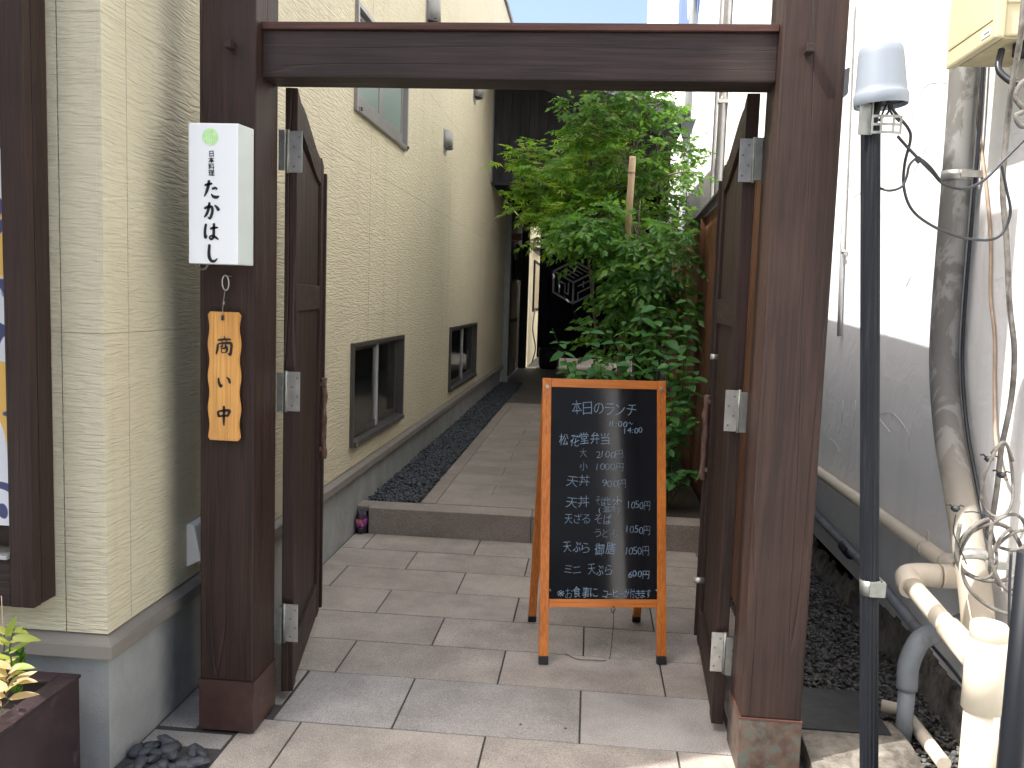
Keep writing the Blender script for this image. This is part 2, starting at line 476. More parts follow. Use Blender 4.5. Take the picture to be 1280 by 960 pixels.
def lathe(bm, prof, c, axis=Vector((0, 0, 1)), seg=32, mi=0):
    axis = axis.normalized(); u = axis.orthogonal().normalized(); v = axis.cross(u); c = Vector(c)
    rings = []
    for r, h in prof:
        rings.append([bm.verts.new(c + axis * h + (u * math.cos(a) + v * math.sin(a)) * max(r, 1e-4))
                      for a in (2 * PI * k / seg for k in range(seg))])
    for a, b in zip(rings, rings[1:]):
        for k in range(seg):
            f = bm.faces.new((a[k], a[(k + 1) % seg], b[(k + 1) % seg], b[k])); f.material_index = mi; f.smooth = True

def prism(bm, poly, y0, y1, mi=0, bev=0.0):
    """poly in x,z extruded along y"""
    a = [bm.verts.new((x, y0, z)) for x, z in poly]
    b = [bm.verts.new((x, y1, z)) for x, z in poly]
    n = len(poly)
    fs = [bm.faces.new(a), bm.faces.new(b[::-1])]
    for i in range(n): fs.append(bm.faces.new((a[(i + 1) % n], a[i], b[i], b[(i + 1) % n])))
    for f in fs: f.material_index = mi
    bmesh.ops.recalc_face_normals(bm, faces=fs)
    if bev:
        es = [e for e in fs[0].edges]
        bmesh.ops.bevel(bm, geom=es, offset=bev, segments=2, affect='EDGES')

def cells(rect, holes):
    """rectangle (a0,a1,z0,z1) minus holes -> rectangles"""
    a0, a1, z0, z1 = rect
    A = sorted({a0, a1, *[min(max(v, a0), a1) for h in holes for v in h[:2]]})
    Z = sorted({z0, z1, *[min(max(v, z0), z1) for h in holes for v in h[2:]]})
    out = []
    for i in range(len(A) - 1):
        for j in range(len(Z) - 1):
            ca, cz = (A[i] + A[i + 1]) / 2, (Z[j] + Z[j + 1]) / 2
            if A[i + 1] - A[i] < 1e-6 or Z[j + 1] - Z[j] < 1e-6: continue
            if any(h[0] < ca < h[1] and h[2] < cz < h[3] for h in holes): continue
            out.append((A[i], A[i + 1], Z[j], Z[j + 1]))
    return out

# ---------------------------------------------------------------- lettering
def font_mesh(s, size, thick=0.0, shear=0.0, name="text"):
    c = bpy.data.curves.new(name, 'FONT')
    c.body = s; c.size = size; c.offset = thick; c.shear = shear; c.resolution_u = 2
    o = bpy.data.objects.new(name, c); COL.objects.link(o)
    bpy.context.view_layer.update()
    dg = bpy.context.evaluated_depsgraph_get()
    me = bpy.data.meshes.new_from_object(o.evaluated_get(dg))
    bpy.data.objects.remove(o); bpy.data.curves.remove(c)
    return me

BRUSH = {
 'た': [[(.06,.70,.6),(.32,.76,.9),(.56,.82,.5)], [(.36,1.0,.9),(.30,.68,1.0),(.20,.35,.9),(.04,.04,.3)],
        [(.52,.50,.7),(.72,.56,.8),(.86,.52,.3),(.76,.44,.2)], [(.48,.24,.3),(.60,.08,.9),(.80,.04,1.0),(.98,.10,.5)]],
 'か': [[(.04,.60,.7),(.28,.70,.9),(.50,.70,1.0),(.56,.50,.9),(.48,.20,.9),(.38,.04,.7),(.26,.16,.2)],
        [(.38,.98,.8),(.32,.62,.9),(.20,.30,.9),(.04,.10,.4)], [(.68,.82,.4),(.84,.68,.9),(.96,.50,1.1)]],
 'は': [[(.16,.94,.8),(.10,.55,.9),(.12,.14,.9),(.24,.28,.25)], [(.40,.64,.6),(.62,.70,.9),(.92,.74,.4)],
        [(.66,.98,.8),(.64,.60,.9),(.62,.20,.9),(.48,.06,.8),(.38,.16,.6),(.52,.26,.6),(.74,.18,.8),(.94,.04,.5)]],
 'し': [[(.38,1.0,.9),(.34,.60,1.0),(.36,.26,1.1),(.50,.04,1.0),(.70,.04,.8),(.88,.20,.3)]],
 'い': [[(.10,.72,.6),(.12,.42,1.0),(.26,.16,1.1),(.36,.30,.3)], [(.66,.78,.5),(.84,.60,1.0),(.90,.36,.9)]],
 '中': [[(.12,.72,.7),(.16,.52,1.0),(.20,.40,.8)], [(.12,.70,.6),(.50,.76,.9),(.84,.76,1.1),(.78,.58,.9),(.70,.44,.6)],
        [(.20,.44,.6),(.50,.49,.8),(.74,.50,.6)], [(.50,1.02,.9),(.50,.60,1.0),(.49,.24,.9),(.50,-.06,.35)]],
 '商': [[(.50,1.06,.6),(.54,.94,1.0)], [(.14,.82,.7),(.50,.87,.9),(.90,.89,.6)], [(.36,.80,.6),(.44,.70,.9)], [(.66,.84,.7),(.58,.70,.5)],
        [(.16,.62,.7),(.14,.36,1.0),(.06,.02,.6)], [(.16,.62,.5),(.54,.66,.9),(.88,.66,1.1),(.90,.36,1.0),(.84,.04,1.1),(.72,.12,.3)],
        [(.44,.58,.6),(.38,.48,.7),(.30,.42,.4)], [(.58,.60,.6),(.60,.48,.8),(.72,.46,.5)],
        [(.34,.36,.6),(.38,.12,.9)], [(.34,.36,.5),(.66,.38,.9),(.62,.14,.8)], [(.38,.13,.6),(.64,.15,.6)]],
}
def brush(bm, ch, x, z, w, h, y, wid):
    """brush-stroke ribbons, lower-left corner at x,z, standing proud of plane y"""
    for st in BRUSH[ch]:
        pts = smoothline([(a, b, c) for a, b, c in st], 6)
        n = len(pts); L = []; Rr = []
        for i, p in enumerate(pts):
            q0, q1 = pts[max(0, i - 1)], pts[min(n - 1, i + 1)]
            d = Vector(((q1.x - q0.x) * w, (q1.y - q0.y) * h)); d = d.normalized() if d.length > 1e-9 else Vector((1, 0))
            k = wid * p.z * (0.5 if i in (0, n - 1) else 1.0) * 0.5
            cx, cz = x + p.x * w, z + p.y * h
            L.append(bm.verts.new((cx - d.y * k, y, cz + d.x * k))); Rr.append(bm.verts.new((cx + d.y * k, y, cz - d.x * k)))
        for i in range(n - 1):
            bm.faces.new((L[i], Rr[i], Rr[i + 1], L[i + 1]))

# ---------------------------------------------------------------- ground
bm = bmesh.new(); box(bm, -400, 400, -400, 800, -0.30, -0.060)
ground = struct("ground", bm, M_asphalt)
bm = bmesh.new(); box(bm, -8, 8, -0.9, 2.43, -0.055, -0.012)
side = struct("pavement_apron", bm, M_concrete)
bm = bmesh.new(); box(bm, -1.431, 0.77, 2.435, 5.27, -0.05, -0.004)
lower = struct("lower_paving", bm, M_joint)
GAP = 0.0035
def tile(x0, x1, y0, y1, mat, parent, z=0.0, h=0.03, gap=GAP):
    c = ((x0 + x1) / 2, (y0 + y1) / 2, z)
    bm = bbox(x0 + gap, x1 - gap, y0 + gap, y1 - gap, z - h, z + rnd.uniform(-0.0008, 0.0008), bev=0.0025)
    return obj("tile", bm, mat, parent, origin=c)
rows = [(2.437, 2.845, (-0.955, -0.303, 0.349), 'w'), (2.845, 3.255, (-1.285, -0.633, 0.020, 0.672), 'c'),
        (3.255, 3.585, (-0.958, -0.306, 0.346), 'w'), (3.585, 3.918, (-1.283, -0.628, 0.026, 0.68), 'w'),
        (3.918, 4.255, (-0.960, -0.304, 0.349), 'w'), (4.255, 4.60, (-1.287, -0.627, 0.026, 0.68), 'w'),
        (4.60, 4.937, (-0.964, -0.304, 0.349), 'w'), (4.937, 5.262, (-1.298, -0.630, 0.026, 0.695), 'w')]
for i, (y0, y1, js, k) in enumerate(rows):
    xl = -1.144 if i == 0 else (-1.06 if y0 < 2.9 else -1.428)
    xr = 0.545 if y0 < 2.9 else 0.76
    js = [j for j in js if xl + 0.03 < j < xr - 0.03]
    xs = [xl] + js + [xr]
    for a, b in zip(xs, xs[1:]):
        tile(a, b, y0, y1, M_cool if k == 'c' else M_warm, lower)
for p in ((-0.189, 2.944, 0.002), (-0.030, 2.940, 0.002)):
    bm = bmesh.new(); tube(bm, [(p[0], p[1], -.004), (p[0], p[1], .0015)], .0055, 12)
    obj("bolt_socket", bm, M_slate, lower)
# narrow filler tiles between the left post and the building
tile(-1.428, -1.290, 2.745, 3.255, M_cool, lower)
tile(-1.428, -1.150, 2.625, 2.722, M_cool, lower)
tile(-1.285, -1.066, 2.955, 3.255, M_cool, lower)
tile(0.555, 0.76, 2.955, 3.255, M_cool, lower)

# dark pebbles in the gap by the building corner
def pebble_mesh(bm, c, rx, ry, rz_, r, sub=1):
    m = bmesh.ops.create_icosphere(bm, subdivisions=sub, radius=1.0)
    rot = Euler((r.uniform(-.4, .4), r.uniform(-.4, .4), r.uniform(0, 6.3))).to_matrix()
    for v in m['verts']:
        j = 1 + r.uniform(-0.13, 0.13)
        v.co = Vector(c) + rot @ Vector((v.co.x * rx * j, v.co.y * ry * j, v.co.z * rz_ * j))
gapbed = struct("pebble_gap_bed", bbox(-1.428, -1.150, 2.437, 2.620, -0.05, -0.03), M_soil)
for i in range(56):
    x = rnd.uniform(-1.415, -1.17); y = rnd.uniform(2.45, 2.605); z = -0.012 + 0.020 * (i // 26) + rnd.uniform(0, .005)
    bm = bmesh.new(); pebble_mesh(bm, (x, y, z), rnd.uniform(.022, .034), rnd.uniform(.016, .024), rnd.uniform(.010, .015), rnd, 2)
    obj("pebble", bm, M_pebble, gapbed, smooth=True, origin=(x, y, z))

# step and upper path
ustruct = struct("upper_path", bbox(-1.431, 0.80, 5.30, 26.0, -0.05, 0.135), M_slate)
def slab(x0, x1, y0, y1, z0, z1, mat, name="kerb_stone", bev=0.004):
    return obj(name, bbox(x0, x1, y0, y1, z0, z1, bev=bev), mat, ustruct, origin=((x0 + x1) / 2, (y0 + y1) / 2, z1))
slab(-1.345, -0.322, 5.262, 5.455, -0.01, 0.165, M_step)
slab(-0.319, 0.76, 5.262, 5.455, -0.01, 0.165, M_step)
slab(-1.430, -1.348, 5.300, 5.455, 0.0, 0.165, M_step)
for k in range(6):
    slab(-1.052, -0.957, 5.458 + k * 0.94, 5.458 + (k + 1) * 0.94 - 0.003, 0.10, 0.169, M_step, "border_stone", 0.002)
y = 5.458
k = 0
while y < 11.05:
    y1 = min(y + 0.334, 11.1)
    xs = [-0.955] + [x for x in ((-0.627, 0.028) if k % 2 else (-0.30,)) ] + [0.34]
    for a, b in zip(xs, xs[1:]):
        tile(a, b, y, y1, M_path, ustruct, z=0.168, gap=0.0011)
    y += 0.334; k += 1
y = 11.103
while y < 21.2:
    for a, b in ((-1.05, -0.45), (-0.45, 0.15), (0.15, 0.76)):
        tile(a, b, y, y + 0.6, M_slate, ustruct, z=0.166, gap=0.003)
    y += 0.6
for k in range(4):
    tile(-1.30, 0.76, 21.35 + k * .6, 21.95 + k * .6, M_path, ustruct, z=0.164, gap=0.003)

# pebble strip along the building
def pebble_field(name, x0, x1, y0, y1, z, n, smin, smax, mat, seed, lift=0.01):
    r = random.Random(seed)
    tpl = []
    for q in range(6):
        b = bmesh.new(); pebble_mesh(b, (0, 0, 0), r.uniform(.8, 1.1), r.uniform(.6, .85), r.uniform(.35, .55), r, 1)
        b.verts.index_update()
        tpl.append(([v.co.copy() for v in b.verts], [[v.index for v in f.verts] for f in b.faces])); b.free()
    V = []; F = []
    for i in range(n):
        co, fa = r.choice(tpl)
        s = r.uniform(smin, smax)
        a = r.uniform(0, 6.3); ca, sa = math.cos(a) * s, math.sin(a) * s
        x = r.uniform(x0, x1); y = r.uniform(y0, y1); zz = z + r.uniform(0, lift); tl = r.uniform(-.4, .4)
        o = len(V)
        V += [(x + c.x * ca - c.y * sa, y + c.x * sa + c.y * ca, zz + c.z * s + c.x * tl * s) for c in co]
        F += [[o + k for k in f] for f in fa]
    me = bpy.data.meshes.new(name); me.from_pydata(V, [], F); me.materials.append(mat)
    o = bpy.data.objects.new(name, me); COL.objects.link(o)
    return o
g = pebble_field("dark_pebbles", -1.41, -1.075, 5.475, 9.2, 0.150, 5200, 0.010, 0.019, M_pebble, 3, 0.018)
g['kind'] = 'stuff'; tag(g, "strip of blue black pebbles along the foot of the cream building", "pebbles")
g2 = pebble_field("dark_pebbles", -1.41, -1.075, 9.2, 13.9, 0.150, 2600, 0.014, 0.024, M_pebble, 4, 0.018)
g2['kind'] = 'stuff'; tag(g2, "far end of the dark pebble strip beside the shaded passage", "pebbles")
# gravel strip on the right
struct("gravel_bed", bbox(0.765, 1.40, 2.3, 12.0, -0.05, -0.012), M_soil)
g3 = pebble_field("gravel", 0.78, 1.36, 2.75, 6.4, -0.006, 9500, 0.006, 0.013, M_gravel, 5, 0.016)
g3['kind'] = 'stuff'; tag(g3, "dark loose gravel behind the right gate post by the white wall", "gravel")
# planting bed
struct("planting_bed", bbox(0.345, 0.79, 5.46, 11.0, 0.05, 0.162), M_soil)

# ---------------------------------------------------------------- cream building
cb = thing("cream_building", "cream building with wavy textured siding lining the left of the passage", "building", (-1.415, 2.42, 0))
XW = -1.415; YF = 2.42; ZB = 0.452; ZT = 5.70
wins = [(5.04, 6.45, 0.575, 1.208), (8.64, 10.65, 0.545, 1.20), (5.03, 6.41, 2.555, 3.17)]
cols = [(YF, 2.553), (2.556, 5.436), (5.439, 8.46), (8.463, 11.49), (11.493, 14.0)]
SO = (0, 0, 0)
def sided(name, rect, wall):
    """one siding panel; wall 'side' lies in x, 'front' lies in y"""
    bm = bmesh.new()
    for a0, a1, z0, z1 in cells(rect, wins if wall == 'side' else []):
        if wall == 'side': box(bm, XW - 0.016, XW, a0, a1, z0, z1)
        else: box(bm, a0, a1, YF, YF + 0.016, z0, z1)
    bmesh.ops.remove_doubles(bm, verts=bm.verts, dist=1e-5)
    if bm.faces: obj(name, bm, M_siding, cb, origin=SO)
    else: bm.free()
zb = [ZB, 1.36, 2.27, 3.18, 4.09, 5.0, ZT]
for ci, (a, b) in enumerate(cols):
    for z0, z1 in zip(zb, zb[1:]):
        sided("siding_panel", (a, b, z0 + (0.0007 if z0 > ZB else 0), z1 - 0.0007), 'side')
for a, b in ((-1.545, XW - 0.0165), (-3.4, -1.549), (-6.0, -3.403)):
    for z0, z1 in zip(zb, zb[1:]):
        sided("siding_panel", (a, b, z0 + (0.0007 if z0 > ZB else 0), z1 - 0.0007), 'front')
# sheathing, roof, back
bm = bmesh.new()
for a0, a1, z0, z1 in cells((YF + 0.05, 14.0, 0.40, 5.68), wins): box(bm, XW - 0.07, XW - 0.018, a0, a1, z0, z1)
box(bm, -6.0, XW - 0.07, YF + 0.018, YF + 0.06, 0.40, 5.68)
box(bm, -6.0, -5.95, YF + 0.06, 14.0, 0.40, 5.68)
box(bm, -6.0, -1.47, 13.95, 14.0, 0.40, 5.68)
obj("inner_wall", bm, M_cream2, cb)
obj("floor_slab", bbox(-5.9, -1.49, 2.5, 13.9, 0.36, 0.40), M_slate, cb)
bm = bbox(-6.2, XW + 0.035, YF - 0.06, 14.06, 5.70, 5.76, bev=0.006); obj("roof", bm, M_roof, cb)
# foundation and ledge
obj("foundation", bbox(-6.0, -1.432, 2.45, 14.0, -0.05, 0.384), M_concrete, cb, origin=SO)
bm = bmesh.new()
hexa(bm, [(-6, 2.386, .385), (-1.384, 2.386, .385), (-1.384, 14.0, .385), (-6, 14.0, .385), (-6, 2.386, .428), (-1.384, 2.386, .428), (-1.384, 14.0, .428), (-6, 14.0, .428)], 0.003)
hexa(bm, [(-5.9, 2.39, .4285), (-1.388, 2.39, .4285), (-1.388, 13.9, .4285), (-5.9, 13.9, .4285), (-5.9, 2.43, .4485), (-1.425, 2.43, .4485), (-1.425, 13.9, .4485), (-5.9, 13.9, .4485)])
obj("ledge", bm, M_ledge, cb)
# windows
def window(y0, y1, z0, z1, mfr, mgl, kind):
    f = 0.028
    bm = bmesh.new()
    X0, X1 = XW - 0.06, XW + 0.022
    box(bm, X0, X1, y0, y0 + f, z0, z1, 0.002); box(bm, X0, X1, y1 - f, y1, z0, z1, 0.002)
    box(bm, X0, X1 - .001, y0 + f, y1 - f, z1 - f, z1, 0.002)
    if kind == 'low':
        hexa(bm, [(X0, y0 + f, z0), (X1 + .012, y0 + f, z0), (X1 + .012, y1 - f, z0), (X0, y1 - f, z0),
                  (X0, y0 + f, z0 + .045), (X1 + .012, y0 + f, z0 + .032), (X1 + .012, y1 - f, z0 + .032), (X0, y1 - f, z0 + .045)], .002)
    else:
        box(bm, X0, X1 + .008, y0 + f, y1 - f, z0, z0 + f, .002)
    wf = obj("window", bm, mfr, cb)
    ym = (y0 + y1) / 2
    for k, (a, b, dx) in enumerate(((y0 + f, ym + .022, -0.012), (ym - .022, y1 - f, -0.034))):
        xa = XW + dx
        if kind == 'up' and k == 0: a, b = y0 + f, ym - .001
        if kind == 'up' and k == 1: a, b = ym + .001, y1 - f; xa = XW - .012
        zz0 = z0 + (.046 if kind == 'low' else f + .001)
        zz1 = z1 - f - .001
        s = .034 if kind == 'low' else .04
        bm = bmesh.new()
        box(bm, xa - .018, xa, a + .001, a + s, zz0, zz1, .002); box(bm, xa - .018, xa, b - s, b - .001, zz0, zz1, .002)
        box(bm, xa - .018, xa, a + s, b - s, zz1 - s * .7, zz1, .002)
        box(bm, xa - .018, xa, a + s, b - s, zz0, zz0 + s * (1.2 if kind == 'low' else 2.2), .002)
        sh = obj("sash", bm, M_sashl if kind == 'up' else mfr, wf)
        obj("pane", bbox(xa - .011, xa - .007, a + s, b - s, zz0 + s, zz1 - s * .7), mgl, wf)
        if kind == 'low' and k == 0:
            obj("meeting_stile", bbox(xa - .02, xa + .006, b - .06, b - .012, zz0, zz1, bev=.002), M_hood, wf)
        if kind == 'up':
            obj("track_slot", bbox(xa + .0005, xa + .0025, a + .05, b - .08, zz0 + .012, zz0 + .022), M_black, wf)
    # handles and corner blocks
    for yy in (y0 + .05, y1 - .045):
        obj("corner_block", bbox(X1 + .0125 - (0 if kind == 'low' else .006), X1 + .019, yy - .012, yy + .012, z0 + .008, z0 + .028, bev=.002), M_sashl if kind == 'low' else M_sash, wf)
window(*wins[0], M_sash, M_glassd, 'low')
window(*wins[1], M_sash, M_glassd, 'low')
window(*wins[2], M_sashl, M_glassg, 'up')
# curtains just inside the low windows give the panes their grey bands
for y0 in (5.28, 8.95):
    bm = bmesh.new()
    pts = [(XW - 0.16 + 0.02 * math.sin(i * 2.1), y0 + i * 0.028) for i in range(9)]
    for (xa, ya), (xb, yb) in zip(pts, pts[1:]):
        a = [bm.verts.new(p) for p in ((xa, ya, .6), (xb, yb, .6), (xb, yb, 1.18), (xa, ya, 1.18))]; bm.faces.new(a)
    bmesh.ops.solidify(bm, geom=list(bm.faces), thickness=0.003)
    obj("curtain", bm, M_white, cb)
# hoods: half-round wall vents
def hood(y, z0, z1, r, nm="vent_hood"):
    bm = bmesh.new()
    n = 10
    for (ra, rb, mi) in ((r, r, 0),):
        top = []; bot = []
        for i in range(n + 1):
            a = -PI / 2 + PI * i / n
            bot.append(bm.verts.new((XW + math.cos(a) * r * 1.05, y + math.sin(a) * r, z0)))
            top.append(bm.verts.new((XW + math.cos(a) * r * .95, y + math.sin(a) * r * .95, z1 - r * .25)))
        cap = [bm.verts.new((XW + math.cos(-PI / 2 + PI * i / n) * r * .55, y + math.sin(-PI / 2 + PI * i / n) * r * .6, z1)) for i in range(n + 1)]
        for i in range(n):
            bm.faces.new((bot[i], bot[i + 1], top[i + 1], top[i])).smooth = True
            bm.faces.new((top[i], top[i + 1], cap[i + 1], cap[i])).smooth = True
        bm.faces.new(cap)
    bmesh.ops.solidify(bm, geom=list(bm.faces), thickness=0.004)
    box(bm, XW, XW + 0.004, y - r * 1.12, y + r * 1.12, z0 - .05, z1 + .005)
    h = obj(nm, bm, M_hood, cb)
    obj("grille", bbox(XW + .006, XW + r * .8, y - r * .8, y + r * .8, z0 + .012, z0 + .018), M_black, h)
hood(8.10, 2.86, 3.03, 0.075)
hood(7.18, 3.70, 3.95, 0.10)
hood(9.95, 3.74, 3.95, 0.10)
# unseen board added left of the view, shaped to cast shade over the gate
psn = thing("added_shade_board", "added unseen board by the cream facade casting shade over the gate", "sign", (-2.1, 2.4, 1.2))
bm = bmesh.new()
hexa(bm, [(-2.17, 1.70, 1.80), (-2.05, 1.70, 1.80), (-2.05, 2.38, .70), (-2.17, 2.38, .70), (-2.17, 1.70, 6.95), (-2.05, 1.70, 6.95), (-2.05, 2.38, 6.95), (-2.17, 2.38, 6.95)])
obj("board", bm, M_white, psn)
obj("top_board", bbox(-2.17, -2.05, 1.70, 2.04, 6.955, 7.55), M_white, psn)
obj("bracket", bbox(-2.13, -2.09, 2.38, 2.42, 2.0, 2.06), M_steel, psn)
obj("bracket", bbox(-2.13, -2.09, 2.38, 2.42, 5.0, 5.06), M_steel, psn)

# display case with poster at the left edge
dc = thing("display_case", "dark wooden wall display case holding a yellow and blue poster", "display case", (-1.60, 2.42, 0.56))
FX0, FX1 = -1.648, -1.576
obj("frame_board", bbox(FX0, FX1, 2.312, 2.348, .560, 3.4, bev=.003), M_woodz, dc)
obj("frame_board", bbox(-1.6475, FX1 - .001, 2.351, 2.418, .562, 3.4, bev=.003), M_woodz, dc)
obj("frame_board", bbox(-2.9, FX0 - .001, 2.314, 2.35, .560, .70, bev=.003), M_woodx, dc)
obj("sill", bbox(-2.9, FX0 - .001, 2.3, 2.33, .703, .715, bev=.002), M_hood, dc)
obj("frame_board", bbox(-2.9, -2.82, 2.314, 2.35, .703, 3.4, bev=.003), M_woodz, dc)
obj("poster", bbox(-2.80, FX0 - .004, 2.352, 2.356, .79, 1.90), M_poster, dc)
obj("back_board", bbox(-2.8, FX0 - .002, 2.38, 2.416, .72, 3.38), M_woodz, dc)

# outdoor socket box on the wall behind the left post
ob = thing("socket_box", "small white weatherproof socket box low on the cream wall behind the post", "socket box", (XW, 2.99, .50))
bm = bmesh.new()
hexa(bm, [(XW, 2.93, .50), (XW + .055, 2.93, .53), (XW + .055, 3.05, .53), (XW, 3.05, .50), (XW, 2.93, .66), (XW + .03, 2.93, .655), (XW + .03, 3.05, .655), (XW, 3.05, .66)], .006)
obj("hood", bm, M_white, ob)
bm = bmesh.new(); tube(bm, smoothline([(XW + .03, 2.99, .53), (XW + .035, 3.0, .48), (XW + .02, 3.02, .45)]), .009); obj("plug", bm, M_white, ob)

# ---------------------------------------------------------------- gate
gate = thing("wooden_gate", "dark brown timber gate with two leaves swung open across the passage", "gate", (-0.27, 2.83, 0))
PL = (-1.270, -1.085); PR = (0.530, 0.720); PY = (2.73, 2.93)
def post(x0, x1, band, mband, z1=2.95):
    bm = bbox(x0, x1, PY[0], PY[1], band + .001, z1, bev=.007)
    p = obj("post", bm, M_woodz, gate, origin=((x0 + x1) / 2, 2.83, 0))
    e = .0035
    bm = bbox(x0 - e, x1 + e, PY[0] - e, PY[1] + e, 0.008, band, bev=.003)
    obj("base_cover", bm, mband, p)
    obj("base_lip", bbox(x0 - .0045, x1 + .0045, PY[0] - .0045, PY[1] + .0045, band - .003, band + .002), M_bronzeR if mband == M_bronzeR else M_woodred, p)
    return p
pl = post(*PL, 0.182, M_bronzeR)
pr = post(*PR, 0.188, M_verdi)
for p, x in ((pl, -1.163), (pr, 0.607)):
    obj("peg", bbox(x - .012, x + .012, 2.695, 2.735, 2.252, 2.277, bev=.003), M_woodx, p)
BM = (2.78, 2.915)
beam = obj("beam", bbox(-1.086, .531, BM[0], BM[1], 2.183, 2.330, bev=.006), M_woodx, gate, origin=(-.27, 2.85, 2.25))
obj("beam_cap", bbox(-1.083, .528, BM[0] - .012, BM[1] + .01, 2.331, 2.352, bev=.002), M_woodred, beam)

class Leaf:
    """door leaf frame: u along the width from the hinge, t thickness toward the opening, z up"""
    def __init__(s, o, far, nsign):
        s.o = Vector((*o, 0)); d = Vector((*far, 0)) - s.o; s.w = d.length; s.d = d.normalized()
        s.n = Vector((-s.d.y, s.d.x, 0)) * nsign
    def P(s, u, t, z): return s.o + s.d * u + s.n * t + Vector((0, 0, z))
    def box(s, bm, u0, u1, t0, t1, z0, z1, bev=.003, zt=None, zb_=None):
        za, zb2 = zt if zt else (z1, z1)
        ya, yb = zb_ if zb_ else (z0, z0)
        hexa(bm, [s.P(u0, t0, ya), s.P(u1, t0, yb), s.P(u1, t1, yb), s.P(u0, t1, ya),
                  s.P(u0, t0, za), s.P(u1, t0, zb2), s.P(u1, t1, zb2), s.P(u0, t1, za)], bev)
def door(o, far, ns, label, hx, tk=.042):
    L = Leaf(o, far, ns)
    bm = bmesh.new()
    W = L.w; S = .075; T = tk
    def bx(*a, **k):
        b = bmesh.new(); L.box(b, *a, **k); return b
    # wooden slab: stiles and rails around panels
    dr = obj("door", bx(0, S, 0, T, .035, 2.200, zt=(2.200, 2.175)), M_woodz, gate, label=label)
    obj("stile", bx(W - S, W, 0, T, .045, 2.10, zt=(2.075, 2.055)), M_woodz, dr)
    # swept top rail
    b = bmesh.new()
    n = 8
    for i in range(n):
        u0 = S + (W - 2 * S) * i / n; u1 = S + (W - 2 * S) * (i + 1) / n
        f = lambda u: 2.172 - .105 * (.5 - .5 * math.cos(PI * min(1, max(0, (u - S) / (W - 2 * S)))))
        L.box(b, u0, u1, 0, T - .002, 0, 0, bev=0, zt=(f(u0), f(u1)), zb_=(f(u0) - .10, f(u1) - .10))
    bmesh.ops.remove_doubles(b, verts=b.verts, dist=1e-5)
    obj("top_rail", b, M_woody, dr)
    obj("mid_rail", bx(S, W - S, 0, T - .002, 1.43, 1.53), M_woody, dr)
    obj("bottom_rail", bx(S, W - S, 0, T - .002, .05, .20), M_woody, dr)
    nb = 5
    for i in range(nb):
        u0 = S + (W - 2 * S) * i / nb; u1 = S + (W - 2 * S) * (i + 1) / nb
        obj("panel_board", bx(u0 + .001, u1 - .001, .012, T - .014, .201, 1.429, bev=.0015), M_woodz, dr)
        obj("panel_board", bx(u0 + .001, u1 - .001, .012, T - .014, 1.531, 1.96, bev=.0015, zt=(2.06 - .105 * i / nb, 2.06 - .105 * (i + 1) / nb)), M_woodz, dr)
    # meeting strip on the free edge
    obj("meeting_strip", bx(W + .001, W + .028, -.006, T + .012, .06, 2.02), M_woodz, dr)
    # bark handle on the inner side
    b = bmesh.new(); ps = []; rr = random.Random(5)
    for i in range(15):
        z = .765 + .36 * i / 14
        ps.append(L.P(W - .05 + .003 * math.sin(i * .7), T + .018 + .002 * math.sin(i * 1.3), z))
    tube(b, ps, [.0125 + .002 * math.sin(i * 1.9) for i in range(15)], 10)
    obj("handle", b, M_bark, dr)
    for z in (.80, 1.09):
        obj("handle_peg", bx(W - .058, W - .042, T, T + .01, z, z + .018, bev=.001), M_bark, dr)
    return L, dr
Lr, dR = door((0.522, 2.985), (0.560, 3.74), 1, None, 0)
Ll, dL = door((-1.080, 2.985), (-1.232, 3.77), -1, None, 0)
# hinges: plate on the leaf edge, knuckle, plate on the post
for L, dr, s, px in ((Ll, dL, 1, PL[1]), (Lr, dR, -1, PR[0])):
    for z in (.305, 1.15, 1.98):
        xk = px + s * .022
        b = bmesh.new()
        hw_ = .050 if s > 0 else .046
        box(b, min(xk, xk + s * hw_), max(xk, xk + s * hw_), 2.966, 2.970, z - .070, z + .070, .001)
        h = obj("hinge", b, M_steel, dr)
        b = bmesh.new(); tube(b, [(xk, 2.962, z - .073), (xk, 2.962, z + .073)], .0065, 12); obj("knuckle", b, M_galv, dr)
        obj("hinge_plate", bbox(min(px, xk), max(px, xk), 2.934, 2.9375, z - .068, z + .068, bev=.001), M_galv, dr)
        for k in range(4):
            b = bmesh.new(); yy = z - .05 + k * .033
            tube(b, [(xk + s * .028 + (.012 if k % 2 else -.006), 2.9665, yy), (xk + s * .028 + (.012 if k % 2 else -.006), 2.9645, yy)], .0042, 10)
            obj("screw", b, M_galv, dr)
# latch bits on the right leaf
b = bmesh.new(); tube(b, [Lr.P(.50, .042, 1.30), Lr.P(.50, .072, 1.30)], .011, 12); obj("latch_bolt", b, M_steel, dR)
b = bmesh.new(); tube(b, [Lr.P(.55, .042, .375), Lr.P(.55, .085, .375)], .013, 12); obj("latch_bolt", b, M_steel, dR)
obj("latch_plate", bbox(.5455, .556, 3.46, 3.49, 1.285, 1.315), M_steel, dR) if False else None

